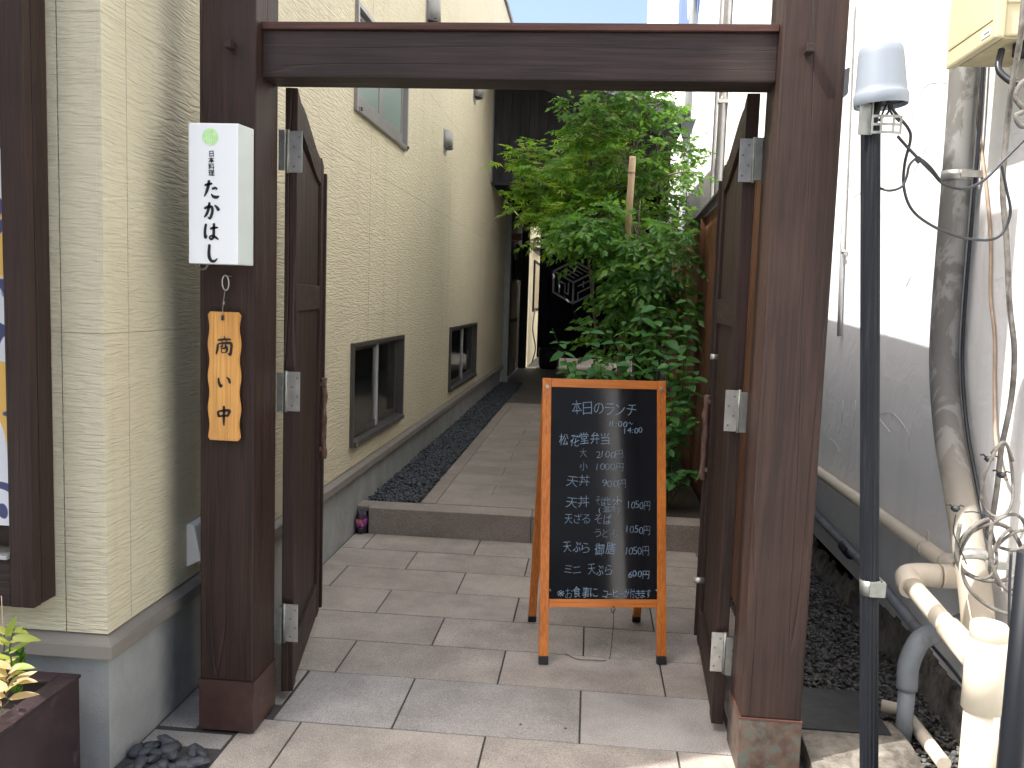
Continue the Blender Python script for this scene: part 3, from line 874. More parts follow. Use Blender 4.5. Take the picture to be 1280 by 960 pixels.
# ---------------------------------------------------------------- lamp sign on the left post
ls = thing("lamp_sign", "white box lamp sign with black brush lettering on the left gate post", "sign", (-1.175, 2.73, 1.58))
bm = bmesh.new()
hexa(bm, [(-1.262, 2.637, 1.579), (-1.102, 2.637, 1.579), (-1.088, 2.727, 1.579), (-1.262, 2.727, 1.579),
          (-1.262, 2.637, 2.009), (-1.102, 2.637, 2.009), (-1.088, 2.727, 2.009), (-1.262, 2.727, 2.009)], .004)
bm.normal_update()
for f_ in bm.faces:
    if f_.normal.x > .8: f_.material_index = 1  # side coloured darker so it renders dimmer than the front
obj("case", bm, [M_acryl, M_acryls], ls)
bm = bmesh.new(); tube(bm, smoothline([(-1.256, 2.680, 1.576), (-1.245, 2.680, 1.564), (-1.229, 2.680, 1.564), (-1.219, 2.680, 1.577)]), .0035, 8); obj("cable_stub", bm, M_gcable, ls)
obj("side_panel", bbox(-1.099, -1.0845, 2.648, 2.724, 1.587, 2.001), M_acryls, ls) if False else None
cx = -1.187
for i, ch in enumerate('たかはし'):
    bm = bmesh.new(); brush(bm, ch, cx - .026, (1.782, 1.716, 1.652, 1.586)[i], .052, .054, 2.6355, .0098)
    obj("brush_character", bm, M_ink, ls)
for i, ch in enumerate('日本料理'):
    bm = bmesh.new(); me = font_mesh(ch, .0205, .0003); b2 = bmesh.new(); b2.from_mesh(me)
    b2.transform(Matrix.Translation((cx - .010, 2.6354, 1.908 - i * .0195)) @ Matrix.Rotation(PI / 2, 4, 'X') @ Matrix.Rotation(.06, 4, 'Z'))
    b2.to_mesh(me); b2.free(); bm.from_mesh(me)
    obj("small_character", bm, M_ink, ls)
bm = bmesh.new()
vs2 = [bm.verts.new((cx - .004 + .0255 * math.cos(a) , 2.6356, 1.967 + .0255 * math.sin(a))) for a in (2 * PI * k / 28 for k in range(28))]
bm.faces.new(vs2); obj("round_emblem", bm, M_stamp, ls)
bm = bmesh.new()
for k in range(4):
    x0 = cx - .016 + k * .0075
    box(bm, x0, x0 + .002, 2.6345, 2.6350, 1.957 - (.004 if k in (1, 2) else 0), 1.976)
box(bm, cx - .017, cx + .009, 2.6341, 2.6344, 1.974, 1.976)
obj("emblem_mark", bm, M_stamp2, ls)

# plaque hung below the lamp
pq = thing("hanging_plaque", "scalloped pale wooden plaque with brush lettering hung on the left gate post", "plaque", (-1.178, 2.715, 1.0))
bm = bmesh.new()
x0, x1, z0, z1 = -1.232, -1.124, 1.010, 1.429
N = 40; poly = []
for i in range(N + 1):
    t = i / N; z = z0 + (z1 - z0) * t; d = .0045 * (1 - math.cos(2 * PI * t * 4)) * .9
    e = .008 if i in (0, N) else 0
    poly.append((x1 - d * .7 - e, z))
for i in range(N + 1):
    t = 1 - i / N; z = z0 + (z1 - z0) * t; d = .0045 * (1 - math.cos(2 * PI * t * 4)) * .9
    e = .008 if i in (0, N) else 0
    poly.append((x0 + d * .7 + e, z))
prism(bm, poly, 2.705, 2.719, bev=.002)
obj("board", bm, M_plaque, pq, origin=(0, 2.7, 0))
bm = bmesh.new(); brush(bm, '商', -1.206, 1.290, .060, .058, 2.7035, .0084); obj("brush_character", bm, M_ink, pq)
bm = bmesh.new(); brush(bm, 'い', -1.199, 1.180, .048, .050, 2.7035, .0084); obj("brush_character", bm, M_ink, pq)
bm = bmesh.new(); brush(bm, '中', -1.203, 1.062, .054, .062, 2.7035, .0088); obj("brush_character", bm, M_ink, pq)
bm = bmesh.new(); tube(bm, [(-1.180, 2.7035, 1.418), (-1.180, 2.7025, 1.402)], .0045, 12); tube(bm, [(-1.180, 2.7045, 1.411), (-1.180, 2.7025, 1.411)], .005, 12); obj("hole", bm, M_black, pq)
bm = bmesh.new(); tube(bm, [(-1.180, 2.703, 1.405), (-1.179, 2.700, 1.44), (-1.1775, 2.706, 1.475), (-1.176, 2.711, 1.50)], .0012, 6); tube(bm, [(-1.178, 2.706, 1.462), (-1.1785, 2.705, 1.452)], .003, 6)
obj("cord", bm, M_galv, pq)
cr = thing("carabiner", "small steel carabiner hooked on a nail under the lamp sign", "carabiner", (-1.175, 2.712, 1.50))
bm = bmesh.new()
ring = [(-1.175 + .011 * math.cos(a), 2.712 - .002 * math.sin(a), 1.522 + .024 * math.sin(a) ) for a in (2 * PI * k / 20 for k in range(21))]
tube(bm, ring, .0022, 8, cap=False); obj("body", bm, M_steel, cr)
bm = bmesh.new(); tube(bm, [(-1.160, 2.735, 1.543), (-1.178, 2.705, 1.545)], .0018, 6); obj("nail", bm, M_galv, cr)

# ---------------------------------------------------------------- A-frame board
yaw = math.atan2(.085, .5)
af = thing("menu_board", "orange wooden A-frame board with a handwritten lunch menu on its black panel", "a-frame sign", (0.0665, 3.750, 0), yaw)
H = 1.172; hw = .268; fy = -.2525; ty = -.012
def lean(x, s, off=0.0):
    """point on the front face plane: s = height fraction"""
    return Vector((x, fy + (ty - fy) * s, H * s))
up = Vector((0, ty - fy, H)).normalized(); nrm = Vector((0, -up.z, up.y))
def fbox(x0, x1, s0, s1, d0, d1, bev=.003, sgn=1):
    b = bmesh.new()
    def q(x, s, d):
        v = Vector((x, fy + (ty - fy) * s, H * s)) + nrm * (-d)
        if sgn < 0: v.y = -v.y
        return v
    hexa(b, [q(x0, s0, d0), q(x1, s0, d0), q(x1, s0, d1), q(x0, s0, d1), q(x0, s1, d0), q(x1, s1, d0), q(x1, s1, d1), q(x0, s1, d1)], bev)
    bmesh.ops.recalc_face_normals(b, faces=b.faces)
    return b
lw = .038
sF = .0
def afp(name, b, m, par=af): return obj(name, b, m, par, local=True)
for sx in (-1, 1):
    a, b_ = sorted((sx * hw, sx * (hw - lw)))
    afp("leg", fbox(a, b_, .030, .999, 0, .024), M_orange)
    afp("foot", fbox(a - .001, b_ + .001, .002, .0295, -.001, .025), M_rubber)
afp("top_rail", fbox(-hw + lw + .0005, hw - lw - .0005, .967, .998, 0, .024), M_orangex)
afp("bottom_rail", fbox(-hw + lw + .0005, hw - lw - .0005, .196, .224, 0, .024), M_orangex)
panel = afp("writing_panel", fbox(-hw + lw - .001, hw - lw + .001, .2235, .9675, .007, .015, 0), M_board)
# rear frame
for sx in (-1, 1):
    a, b_ = sorted((sx * (hw - .002), sx * (hw - lw)))
    afp("leg", fbox(a, b_, .028, .985, .0, .024, sgn=-1), M_orange)
    afp("foot", fbox(a - .001, b_ + .001, .002, .0275, -.001, .025, sgn=-1), M_rubber)
afp("rear_rail", fbox(-hw + lw, hw - lw, .22, .25, 0, .022, sgn=-1), M_orangex)
afp("rear_rail", fbox(-hw + lw, hw - lw, .90, .93, 0, .022, sgn=-1), M_orangex)
for sx in (-1, 1):
    b = bmesh.new(); tube(b, [(sx * (hw - lw / 2), -.028, H * .968), (sx * (hw - lw / 2), .028, H * .968)], .008, 10); afp("hinge", b, M_steel)
    b = bmesh.new(); tube(b, [(sx * (hw - lw - .004), -.20, .30), (sx * (hw - lw - .004), .20, .30)], .0025, 6); afp("stay", b, M_galv)
# writing: positions read off the board in panel units
pw = 2 * (hw - lw); s_lo, s_hi = .2235, .9675
PH = (s_hi - s_lo) * H / up.z
def write(s, px, py, h, wtot, dy=0.0, thin=-0.0001, par=af, slant=.05):
    """px,py = left and base of the line in photo-like units (136 x 264 panel)"""
    k = pw / 136.0
    n = len(s); r = random.Random(hash_s(s) + int(px * 7 + py))
    adv = [0.42 if c == '1' else 0.3 if c == ':' else 0.62 if c in '023456789～()' else 1.0 for c in s]
    tot = sum(adv); x = px
    bm = bmesh.new()
    for c, a in zip(s, adv):
        step = wtot * a / tot
        if c != ' ':
            me = font_mesh(c, h * k * 1.12, (-0.0009 if c in '本日のランチ天大小井丼ミニらそざるうどんお2105069円' and h > 10.5 else -0.0004 if h >= 12 and c not in '御膳食堂事弁' else -0.0002), slant)
            b2 = bmesh.new(); b2.from_mesh(me)
            if b2.verts:
                mnx = min(v.co.x for v in b2.verts); mxx = max(v.co.x for v in b2.verts)
                mny = min(v.co.y for v in b2.verts); mxy = max(v.co.y for v in b2.verts)
                for v in b2.verts:
                    v.co.x = (v.co.x - mnx); 
                sw = min(1.2, step * k * .88 / max(mxx - mnx, 1e-5)) if c not in '1:' else 1.0
                if c in 'ー一': sw = step * k * .8 / max(mxx - mnx, 1e-5)
                U = -pw / 2 + (x + r.uniform(-.3, .3)) * k
                Vv = PH - (py + dy * (x - px) / max(wtot, 1) + r.uniform(-1.0, 1.0)) * k * 1.0
                rot = Matrix.Rotation(r.uniform(-.13, .13), 4, 'Z')
                b2.transform(Matrix.Diagonal((sw, 1.0, 1, 1)))
                b2.transform(rot)
                base = Vector((0, fy + (ty - fy) * s_lo, H * s_lo)) - nrm * (.007 - .0008)
                M = Matrix((( 1, 0, 0, base.x), (0, up.y, 0, base.y), (0, up.z, 0, base.z), (0, 0, 0, 1)))
                for v in b2.verts:
                    X = U + v.co.x; Y = Vv + v.co.y
                    v.co = base + Vector((X, 0, 0)) + up * Y
                b2.to_mesh(me); bm.from_mesh(me)
            b2.free()
        x += step
    obj("chalk_line", bm, M_chalk, par, local=True)
def hash_s(s): return sum(ord(c) * (i + 1) for i, c in enumerate(s)) % 9973
for row in [("本日のランチ", 27, 33.5, 17.5, 83, 0), ("11:00～", 74, 48, 9.5, 31, 0), ("14:00", 94, 56.5, 9.5, 24, 0),
            ("松花堂弁当", 11, 72, 14.5, 66, -2), ("大", 37, 88, 11, 10, 0), ("2100円", 58, 88, 11, 36, 0),
            ("小", 37, 103, 11, 11, 0), ("1000円", 58, 104, 11, 36, 0), ("天丼", 20, 123.5, 14, 32, 0), ("900円", 66, 125, 11.5, 32, 1),
            ("天丼", 20, 149, 14, 32, 0), ("そばセット", 58, 147, 12, 34, 0), ("1050円", 99, 150, 12, 29, 2), ("(温冷)", 62, 155.5, 7.5, 29, 0),
            ("天ざる", 19, 170, 13, 33, 0), ("そば", 57, 170, 13, 22, 0), ("1050円", 97, 181, 12, 31, 2), ("うどん", 57, 186.5, 11, 29, 0),
            ("天ぷら", 18, 206, 14, 34, 0), ("御膳", 57, 207, 14.5, 27, 0), ("1050円", 96, 208, 12.5, 31, 2),
            ("ミニ", 19, 232, 12, 23, 0), ("天ぷら", 49, 233, 14, 31, 0), ("600円", 99, 236, 10.5, 28, 1),
            ("※お食事に", 10, 261, 13, 52, -1), ("コーヒーが付きます", 67, 261, 11, 62, 0)]:
    write(row[0], row[1], row[2], row[3], row[4], row[5])
# dangling hook and cord under the board
hk = thing("dangling_cord", "thin dark cord hanging from a hook under the menu board and curling on the tiles", "cord", (0.19, 3.52, 0))
bm = bmesh.new()
tube(bm, smoothline([(0.139, 3.530, 0.247), (0.145, 3.530, 0.186), (0.142, 3.535, 0.097), (0.137, 3.574, 0.004), (0.110, 3.537, 0.004), (0.063, 3.537, 0.004), (0.002, 3.535, 0.004), (-0.053, 3.584, 0.004)]), .0014, 6)
tube(bm, smoothline([(0.139, 3.530, 0.247), (0.149, 3.530, 0.234), (0.140, 3.530, 0.216), (0.130, 3.530, 0.233)]), .0018, 6)
obj("cord", bm, M_cable, hk)

# ---------------------------------------------------------------- fence on the right
fx = lambda y: 0.725 + .032 * (y - 3.0)
fn = thing("wooden_fence", "reddish brown board fence with a dark metal cap along the right of the passage", "fence", (0.80, 3.0, 0))
y = 3.02
k = 0
while y < 11.3:
    y1 = y + .148
    xa, xb = fx(y), fx(y1)
    b = bmesh.new(); j = rnd.uniform(0, .003)
    hexa(b, [(xa + j, y + .001, .03), (xa + .02, y + .001, .03), (xb + .02, y1 - .001, .03), (xb + j, y1 - .001, .03),
             (xa + j, y + .001, 2.19), (xa + .02, y + .001, 2.19), (xb + .02, y1 - .001, 2.19), (xb + j, y1 - .001, 2.19)], .0015)
    obj("board", b, M_fence, fn, origin=((xa + xb) / 2, (y + y1) / 2, 1))
    y += .15; k += 1
for yy in (3.3, 5.1, 6.95, 8.8, 10.6):
    obj("batten", bbox(fx(yy) - .032, fx(yy) - .0005, yy - .022, yy + .022, .03, 2.185, bev=.002), M_fence, fn)
for yy in (3.02, 5.1, 7.2, 9.25):  # unseen sheets added behind the fence to bounce grey light onto the wall
    b = bmesh.new(); y1 = min(yy + 2.04, 11.3)
    hexa(b, [(fx(yy) + .0225, yy, .05), (fx(yy) + .028, yy, .05), (fx(y1) + .028, y1, .05), (fx(y1) + .0225, y1, .05),
             (fx(yy) + .0225, yy, 2.18), (fx(yy) + .028, yy, 2.18), (fx(y1) + .028, y1, 2.18), (fx(y1) + .0225, y1, 2.18)])
    obj("bounce_sheet", b, M_bouncesheet, fn)
b = bmesh.new()
ya, yb = 3.0, 11.3
hexa(b, [(fx(ya) - .055, ya, 2.205), (fx(ya) + .08, ya, 2.205), (fx(yb) + .08, yb, 2.205), (fx(yb) - .055, yb, 2.205),
         (fx(ya) - .055, ya, 2.222), (fx(ya) + .08, ya, 2.29), (fx(yb) + .08, yb, 2.29), (fx(yb) - .055, yb, 2.222)], .002)
obj("cap", b, M_roof, fn)
obj("plinth", bbox(.735, .80, 5.47, 5.49, 0, .01), M_concrete, fn) if False else None

# ---------------------------------------------------------------- white wall on the right
ww = thing("white_building", "tall white stucco building wall running down the right side", "building", (1.4, 3.0, 0))
obj("wall", bbox(1.38, 6.0, 0.3, 29.0, 0.16, 13.0), M_stucco, ww)
b = bmesh.new()
rr = random.Random(11)
y = 0.3
ys = []
while y < 12: ys.append(y); y += rr.uniform(.04, .09)
for a, c in zip(ys, ys[1:]):
    z = .05 + .10 * (0.5 + .5 * math.sin(a * 2.3)) + rr.uniform(-.02, .03)
    d = rr.uniform(.0, .012)
    hexa(b, [(1.355 - d, a, -.05), (1.395, a, -.05), (1.395, c, -.05), (1.355 - d, c, -.05), (1.372 - d * .6, a, z), (1.395, a, z + .05), (1.395, c, z + .05), (1.372 - d * .6, c, z)])
obj("broken_base", b, M_oldconc, ww)
# trowel marks in the stucco
def wmark(pts, r=.0016):
    b = bmesh.new(); tube(b, smoothline([Vector(p) for p in pts]), r, 5); obj("trowel_mark", b, M_white, ww)
wmark([(1.379, 4.072, 0.954), (1.379, 4.240, 1.006), (1.379, 4.070, 1.043), (1.379, 3.919, 1.012), (1.379, 3.832, 0.969)])
wmark([(1.379, 4.826, 1.016), (1.379, 4.824, 0.885)]); wmark([(1.379, 4.602, 1.041), (1.379, 4.608, 0.894)])
wmark([(1.379, 3.827, 1.032), (1.379, 3.821, 0.915)]); wmark([(1.379, 4.091, 1.044), (1.379, 4.088, 0.981)])
wmark([(1.379, 5.053, 0.770), (1.379, 4.919, 0.764), (1.379, 4.832, 0.729)])
wmark([(1.379, 4.093, 2.368), (1.379, 3.972, 2.460), (1.379, 3.821, 2.447), (1.379, 3.718, 2.419)])
wmark([(1.379, 3.936, 1.675), (1.379, 4.000, 1.615)], .002)
wmark([(1.379, 3.952, 2.019), (1.379, 4.041, 2.082), (1.379, 3.875, 2.208)])
wmark([(1.379, 4.775, 2.121), (1.379, 4.909, 2.095), (1.379, 4.974, 1.994)])
for yy in (9.66, 19.2):
    obj("wall_joint", bbox(1.376, 1.3795, yy, yy + .03, .3, 12.9), M_ledge, ww)
# blue painted figure high on the wall
b = bmesh.new()
outer = [(17.35, 10.5), (16.9, 6.55), (14.6, 4.9), (13.05, 6.0), (12.6, 10.5)]
inner = [(15.6, 8.6), (15.55, 6.9), (15.0, 6.15), (14.5, 6.35), (14.25, 8.6)]
V1 = [b.verts.new((1.377, y, z)) for y, z in outer]; V2 = [b.verts.new((1.377, y, z)) for y, z in inner]
for i in range(4): b.faces.new((V1[i], V1[i + 1], V2[i + 1], V2[i]))
b.faces.new((V1[0], V2[0], V2[4], V1[4]))
obj("painted_mark", b, M_bluepaint, ww)

def clampring(bm, c, axis, r, w_=.02):
    lathe(bm, [(r, -w_ / 2), (r + .003, -w_ / 2), (r + .003, w_ / 2), (r, w_ / 2)], c, axis, 24)

# thick conduit that bends near the ground
cp = thing("thick_conduit", "thick weathered grey conduit pipe bending down the white wall", "pipe", (1.30, 3.2, 0))
path = smoothline([(1.310, 3.408, 2.748), (1.310, 3.378, 2.318), (1.310, 3.371, 2.003), (1.310, 3.370, 1.536), (1.310, 3.345, 1.300), (1.300, 3.231, 1.076), (1.290, 3.088, 0.901), (1.280, 2.955, 0.740), (1.270, 2.830, 0.564), (1.270, 2.761, 0.355), (1.270, 2.722, 0.151)], 8)
b = bmesh.new(); tube(b, path, .050, 20); obj("pipe", b, M_pipe, cp, origin=(0, 0, .55))
for (px_, py_) in ((1197, 190), (1208, 698)):
    c = min(path, key=lambda p: abs(p.z - (1.98 if py_ < 300 else .70)))
    i = path.index(c); ax = (path[min(i + 1, len(path) - 1)] - path[i - 1]).normalized()
    b = bmesh.new(); clampring(b, c, ax, .051, .035); box(b, 1.30, 1.379, c.y - .065, c.y - .045, c.z - .012, c.z + .012)
    obj("clamp", b, M_steel, cp)
# side pipe hugging it
sp = thing("slim_conduit", "slim dark conduit strapped behind the thick grey conduit", "pipe", (1.36, 3.1, 0))
b = bmesh.new(); tube(b, smoothline([(p.x + .045, p.y - .052, p.z) for p in path[4:58:6]], 4), .007, 8); obj("pipe", b, M_cable, sp)

GROUPS = {'loose_cable': 'loose cables strung from the pole and tangle', 'wall_conduit': 'thin pale conduits on the white wall', 'thin_wire': 'thin wires in the cable tangle', 'wall_cable': 'cables hanging down the white wall', 'cap_lead': 'short leads under the pole cap', 'box_cable': 'cables under the yellow box'}
def simple_tube(name, label, cat, pts, r, mat, group=None, n=8, seg=10, smooth=True):
    group = group or GROUPS.get(name)
    P = smoothline(pts, n) if smooth else [Vector(p) for p in pts]
    c = min(P, key=lambda q: q.z)
    t = thing(name, label, cat, (c.x, c.y, c.z), 0, group)
    b = bmesh.new(); tube(b, P, r, seg); obj("sheath" if cat in ('cable', 'wire') else "pipe", b, mat, t)
    return t

# thin vertical conduits on the wall
t = simple_tube("wall_conduit", "thin pale conduit clipped upright on the white wall beside the right post", "pipe",
                [(1.360, 5.109, 3.202), (1.360, 4.969, 1.754), (1.360, 4.919, 1.359)], .012, M_hood, smooth=False)
c = Vector((1.360, 4.939, 1.818)); b = bmesh.new(); clampring(b, c, Vector((0, 0, 1)), .013, .02); obj("clip", b, M_steel, t)
t = simple_tube("wall_conduit", "pale conduit with a pipe clip on the white wall above the fence", "pipe",
                [(1.33, 9.9, 2.2), (1.33, 9.9, 12.5)], .045, M_hood, smooth=False)
b = bmesh.new(); clampring(b, (1.33, 9.9, 3.72), Vector((0, 0, 1)), .048, .05); box(b, 1.28, 1.379, 9.83, 9.86, 3.70, 3.74); obj("clip", b, M_steel, t)
simple_tube("wall_conduit", "slim pale conduit just left of the clipped one above the fence", "pipe",
                [(1.35, 10.6, 2.2), (1.35, 10.6, 12.5)], .02, M_hood, smooth=False)
simple_tube("downpipe", "grey downpipe standing in front of the far white wall", "pipe",
                [(1.30, 13.4, 0.2), (1.30, 13.4, 10.5)], .055, M_greypost, smooth=False)

# meter box
mb = thing("meter_box", "pale yellow utility box high on the white wall at the right edge", "utility box", (1.28, 3.0, 2.34))
obj("body", bbox(1.205, 1.379, 2.84, 3.185, 2.345, 2.96, bev=.006), M_meter, mb)
obj("front_cover", bbox(1.176, 1.2045, 2.826, 3.20, 2.334, 2.97, bev=.008), M_meter, mb)
obj("cover_rib", bbox(1.1735, 1.1765, 2.85, 3.18, 2.392, 2.400), M_meterd, mb)
obj("side_rib", bbox(1.206, 1.34, 2.832, 2.8405, 2.44, 2.452, bev=.002), M_meter, mb)
obj("side_rib", bbox(1.206, 1.34, 2.832, 2.8405, 2.465, 2.472, bev=.002), M_meter, mb)
obj("label_plate", bbox(1.174, 1.1762, 2.86, 2.92, 2.352, 2.375), M_white, mb)
obj("label_print", bbox(1.1736, 1.1739, 2.866, 2.90, 2.360, 2.366), M_sashl, mb)
obj("gasket", bbox(1.21, 1.37, 2.85, 3.17, 2.338, 2.3445), M_meterd, mb)
b = bmesh.new(); lathe(b, [(.05, -.03), (.05, .008), (.03, .01)], (1.315, 2.90, 2.335), seg=20); obj("cable_gland", b, M_rubber, mb)

# ---------------------------------------------------------------- black pole with grey cap
bp = thing("black_pole", "ribbed black utility pole with a blue grey domed cap by the right post", "pole", (.895, 2.6, 0))
PB = Vector((0.895, 2.6, 0)); PT = Vector((0.766, 2.600, 2.006))
d_ = (PT - Vector((0.895, 2.600, 0.122))); ax = d_.normalized()
P0 = PT - ax * (PT.z / ax.z)
b = bmesh.new()
seg = 30
u = ax.orthogonal().normalized(); v_ = ax.cross(u)
r0, r1 = [], []
for k in range(seg * 2):
    a = 2 * PI * k / (seg * 2); rr_ = .0255 + (.0012 if k % 4 < 2 else -.0008)
    o_ = (u * math.cos(a) + v_ * math.sin(a)) * rr_
    r0.append(b.verts.new(P0 + o_)); r1.append(b.verts.new(PT + ax * .02 + o_))
n_ = len(r0)
for k in range(n_): b.faces.new((r0[k], r0[(k + 1) % n_], r1[(k + 1) % n_], r1[k]))
b.faces.new(r0[::-1]); b.faces.new(r1)
obj("shaft", b, M_pole, bp)
cc = Vector((0.789, 2.600, 2.077))
b = bmesh.new()
lathe(b, [(.068, .012), (.071, .0), (.0725, .001), (.0732, .030), (.0715, .034), (.0690, .037), (.0680, .05), (.0610, .138), (.0585, .155), (.051, .166), (.035, .172), (.012, .174), (.0001, .174)], cc, ax, 40)
obj("cap", b, M_domegrey, bp)
b = bmesh.new(); lathe(b, [(.0001, .013), (.066, .013)], cc, ax, 32); obj("cap_underside", b, M_black, bp)
b = bmesh.new()
tube(b, [PT - ax * .01, cc + ax * .05], .012, 12)
obj("neck", b, M_black, bp)
# bracket plates and slotted strap
b = bmesh.new(); q = Vector((0.745, 2.575, 2.034))
box(b, q.x - .022, q.x + .010, q.y - .006, q.y - .002, q.z - .042, q.z + .042, .001)
box(b, q.x + .011, q.x + .016, q.y - .008, q.y + .03, q.z - .042, q.z + .05, .001)
obj("bracket", b, M_galv, bp)
b = bmesh.new()
q2 = Vector((0.793, 2.580, 2.018))
for dz, s in ((.022, 1), (.0, 1), (-.022, 1)):
    pts = [q2 + Vector((math.sin(a) * .042, -.02 - math.cos(a) * .012, dz)) for a in (-1.1 + 2.4 * k / 10 for k in range(11))]
    for p, p2 in zip(pts, pts[1:]):
        hexa(b, [p + Vector((0, 0, -.0035)), p2 + Vector((0, 0, -.0035)), p2 + Vector((0, .002, -.0035)), p + Vector((0, .002, -.0035)),
                 p + Vector((0, 0, .0035)), p2 + Vector((0, 0, .0035)), p2 + Vector((0, .002, .0035)), p + Vector((0, .002, .0035))])
for a in (-1.1, -.35, .45, 1.3):
    p = q2 + Vector((math.sin(a) * .042, -.02 - math.cos(a) * .012, 0))
    box(b, p.x - .003, p.x + .003, p.y - .001, p.y + .001, p.z - .025, p.z + .025)
obj("slotted_strap", b, M_galv, bp)
q3 = Vector((0.859, 2.600, 0.686))
b = bmesh.new(); clampring(b, q3, ax, .027, .045); box(b, q3.x - .012, q3.x + .032, q3.y - .036, q3.y - .026, q3.z - .022, q3.z + .022, .002)
box(b, q3.x + .028, q3.x + .036, q3.y - .03, q3.y + .03, q3.z - .022, q3.z + .022, .002)
obj("clamp", b, M_galv, bp)
# second dark pole at the lower right edge
p4 = Vector((1.114, 2.200, 0.699))
bp2 = thing("dark_post", "dark blue black post standing at the lower right edge of the view", "post", (p4.x, 2.2, 0))
b = bmesh.new(); tube(b, [(p4.x - .012, 2.2, 0), (p4.x - .012, 2.2, 0.921)], .030, 16); obj("shaft", b, M_pole, bp2)

# ---------------------------------------------------------------- drain pipes
dp = thing("beige_drainpipe", "beige drain pipe running down the white wall into an upright tee", "pipe", (1.13, 2.5, 0))
b = bmesh.new()
W0 = Vector((1.33, 6.8, .56)); W1 = Vector((1.33, 3.12, .595))
tube(b, [W0, W1], .030, 18); obj("wall_run", b, M_pvc, dp)
E1 = Vector((1.115, 3.04, .600))
b = bmesh.new(); tube(b, smoothline([W1 + Vector((0, .10, 0)), W1 + Vector((0, .03, 0)), (1.318, 3.052, .598), (1.28, 3.04, .600), (1.235, 3.04, .600)], 6), .041, 20); obj("elbow", b, M_pvc, dp)
b = bmesh.new(); tube(b, smoothline([(1.229, 3.04, .600), (1.17, 3.04, .600), (1.125, 3.028, .596), (1.113, 2.99, .588), (1.112, 2.955, .578)], 6), .041, 20); obj("elbow", b, M_pvc, dp)
T1 = Vector((1.123, 2.420, 0.525))
b = bmesh.new(); tube(b, [(1.112, 2.99, .588), T1], .031, 18); obj("slanting_run", b, M_pvc, dp)
m1 = Vector((1.112, 2.99, .588)).lerp(T1, .58)
b = bmesh.new(); tube(b, [m1, m1.lerp(T1, .75)], .038, 18); obj("coupling", b, M_pvc, dp)
b = bmesh.new(); tube(b, [(T1.x, T1.y, -.02), (T1.x, T1.y, T1.z - .02)], .046, 24); obj("upright", b, M_pvc, dp)
b = bmesh.new(); lathe(b, [(.046, -.11), (.054, -.11), (.054, .088), (.045, .092), (.045, .10)], T1, seg=28); obj("tee", b, M_pvc, dp)
b = bmesh.new(); lathe(b, [(.045, .093), (.048, .095), (.048, .128), (.044, .134), (.0001, .134)], T1, seg=28); obj("end_cap", b, M_pvc, dp)
b = bmesh.new(); q = Vector((1.33, 3.42, .59)); clampring(b, q, Vector((0, 1, 0)), .031, .022); box(b, 1.328, 1.332, 3.41, 3.43, .615, .66); obj("clamp", b, M_pvc, dp)

dk = thing("dark_conduit", "dark grey conduit running low along the shaded white wall", "pipe", (1.33, 4.0, .2))
b = bmesh.new(); tube(b, [(1.335, 5.780, 0.375), (1.335, 4.973, 0.321), (1.335, 4.213, 0.308), (1.335, 3.432, 0.255)], .022, 14); obj("pipe", b, M_pvcg, dk)
c0 = Vector((1.335, 4.480, 0.303)); c1 = Vector((1.335, 4.354, 0.298)); ax2 = (c1 - c0).normalized()
b = bmesh.new(); tube(b, [c0, c1], .031, 16); obj("collar", b, M_rubber, dk)

gp = thing("grey_elbow_pipe", "short grey pipe rising from the gravel with an elbow into the white wall", "pipe", (1.1, 3.0, 0))
G0 = Vector((1.144, 3.013, 0.000)); gy = G0.y
G1 = Vector((1.129, 3.013, 0.231)); G2 = Vector((1.124, 3.013, 0.340))
b = bmesh.new(); tube(b, [G0, (G0.x, gy, G1.z)], .028, 18); obj("pipe", b, M_pvcg, gp)
b = bmesh.new(); tube(b, smoothline([(G0.x, gy, G1.z - .03), (G0.x, gy, G1.z + .06), (G0.x + .03, gy, G2.z + .035), (G0.x + .09, gy + .03, G2.z + .055), (G0.x + .16, gy + .08, G2.z + .06), (1.385, gy + .14, G2.z + .065)], 6), .035, 18); obj("elbow", b, M_pvcg, gp)
lp = thing("ground_pipe", "short dirty pipe lying on the ground by the wall base", "pipe", (1.15, 3.0, 0))
b = bmesh.new(); tube(b, [(1.144, 3.242, 0.030), (1.210, 3.214, 0.030), (1.214, 3.051, 0.030), (1.213, 2.837, 0.030)], .024, 14); obj("pipe", b, M_pvc, lp)

# domed rubber-topped drain cover
dm = thing("drain_cover", "low rounded drain cover with a dark mat beside the right post base", "drain cover", (.95, 2.9, 0))
b = bmesh.new()
nx = 14
prof = []
for i in range(nx + 1):
    tt = i / nx; yy = 2.66 + .56 * tt
    prof.append((yy, .012 + .055 * math.sin(PI * min(1, tt * 1.15)) ** .7 if tt * 1.15 < 1 else .012))
for (y0, z0), (y1, z1) in zip(prof, prof[1:]):
    hexa(b, [(.765, y0, -.02), (1.12, y0, -.02), (1.12, y1, -.02), (.765, y1, -.02), (.765, y0, z0), (1.12, y0, z0), (1.12, y1, z1), (.765, y1, z1)])
bmesh.ops.remove_doubles(b, verts=b.verts, dist=1e-5)
obj("cover", b, M_oldconc, dm, smooth=False)
obj("mat", bbox(.775, 1.075, 2.93, 3.26, .066, .073, bev=.003), M_rubber, dm)

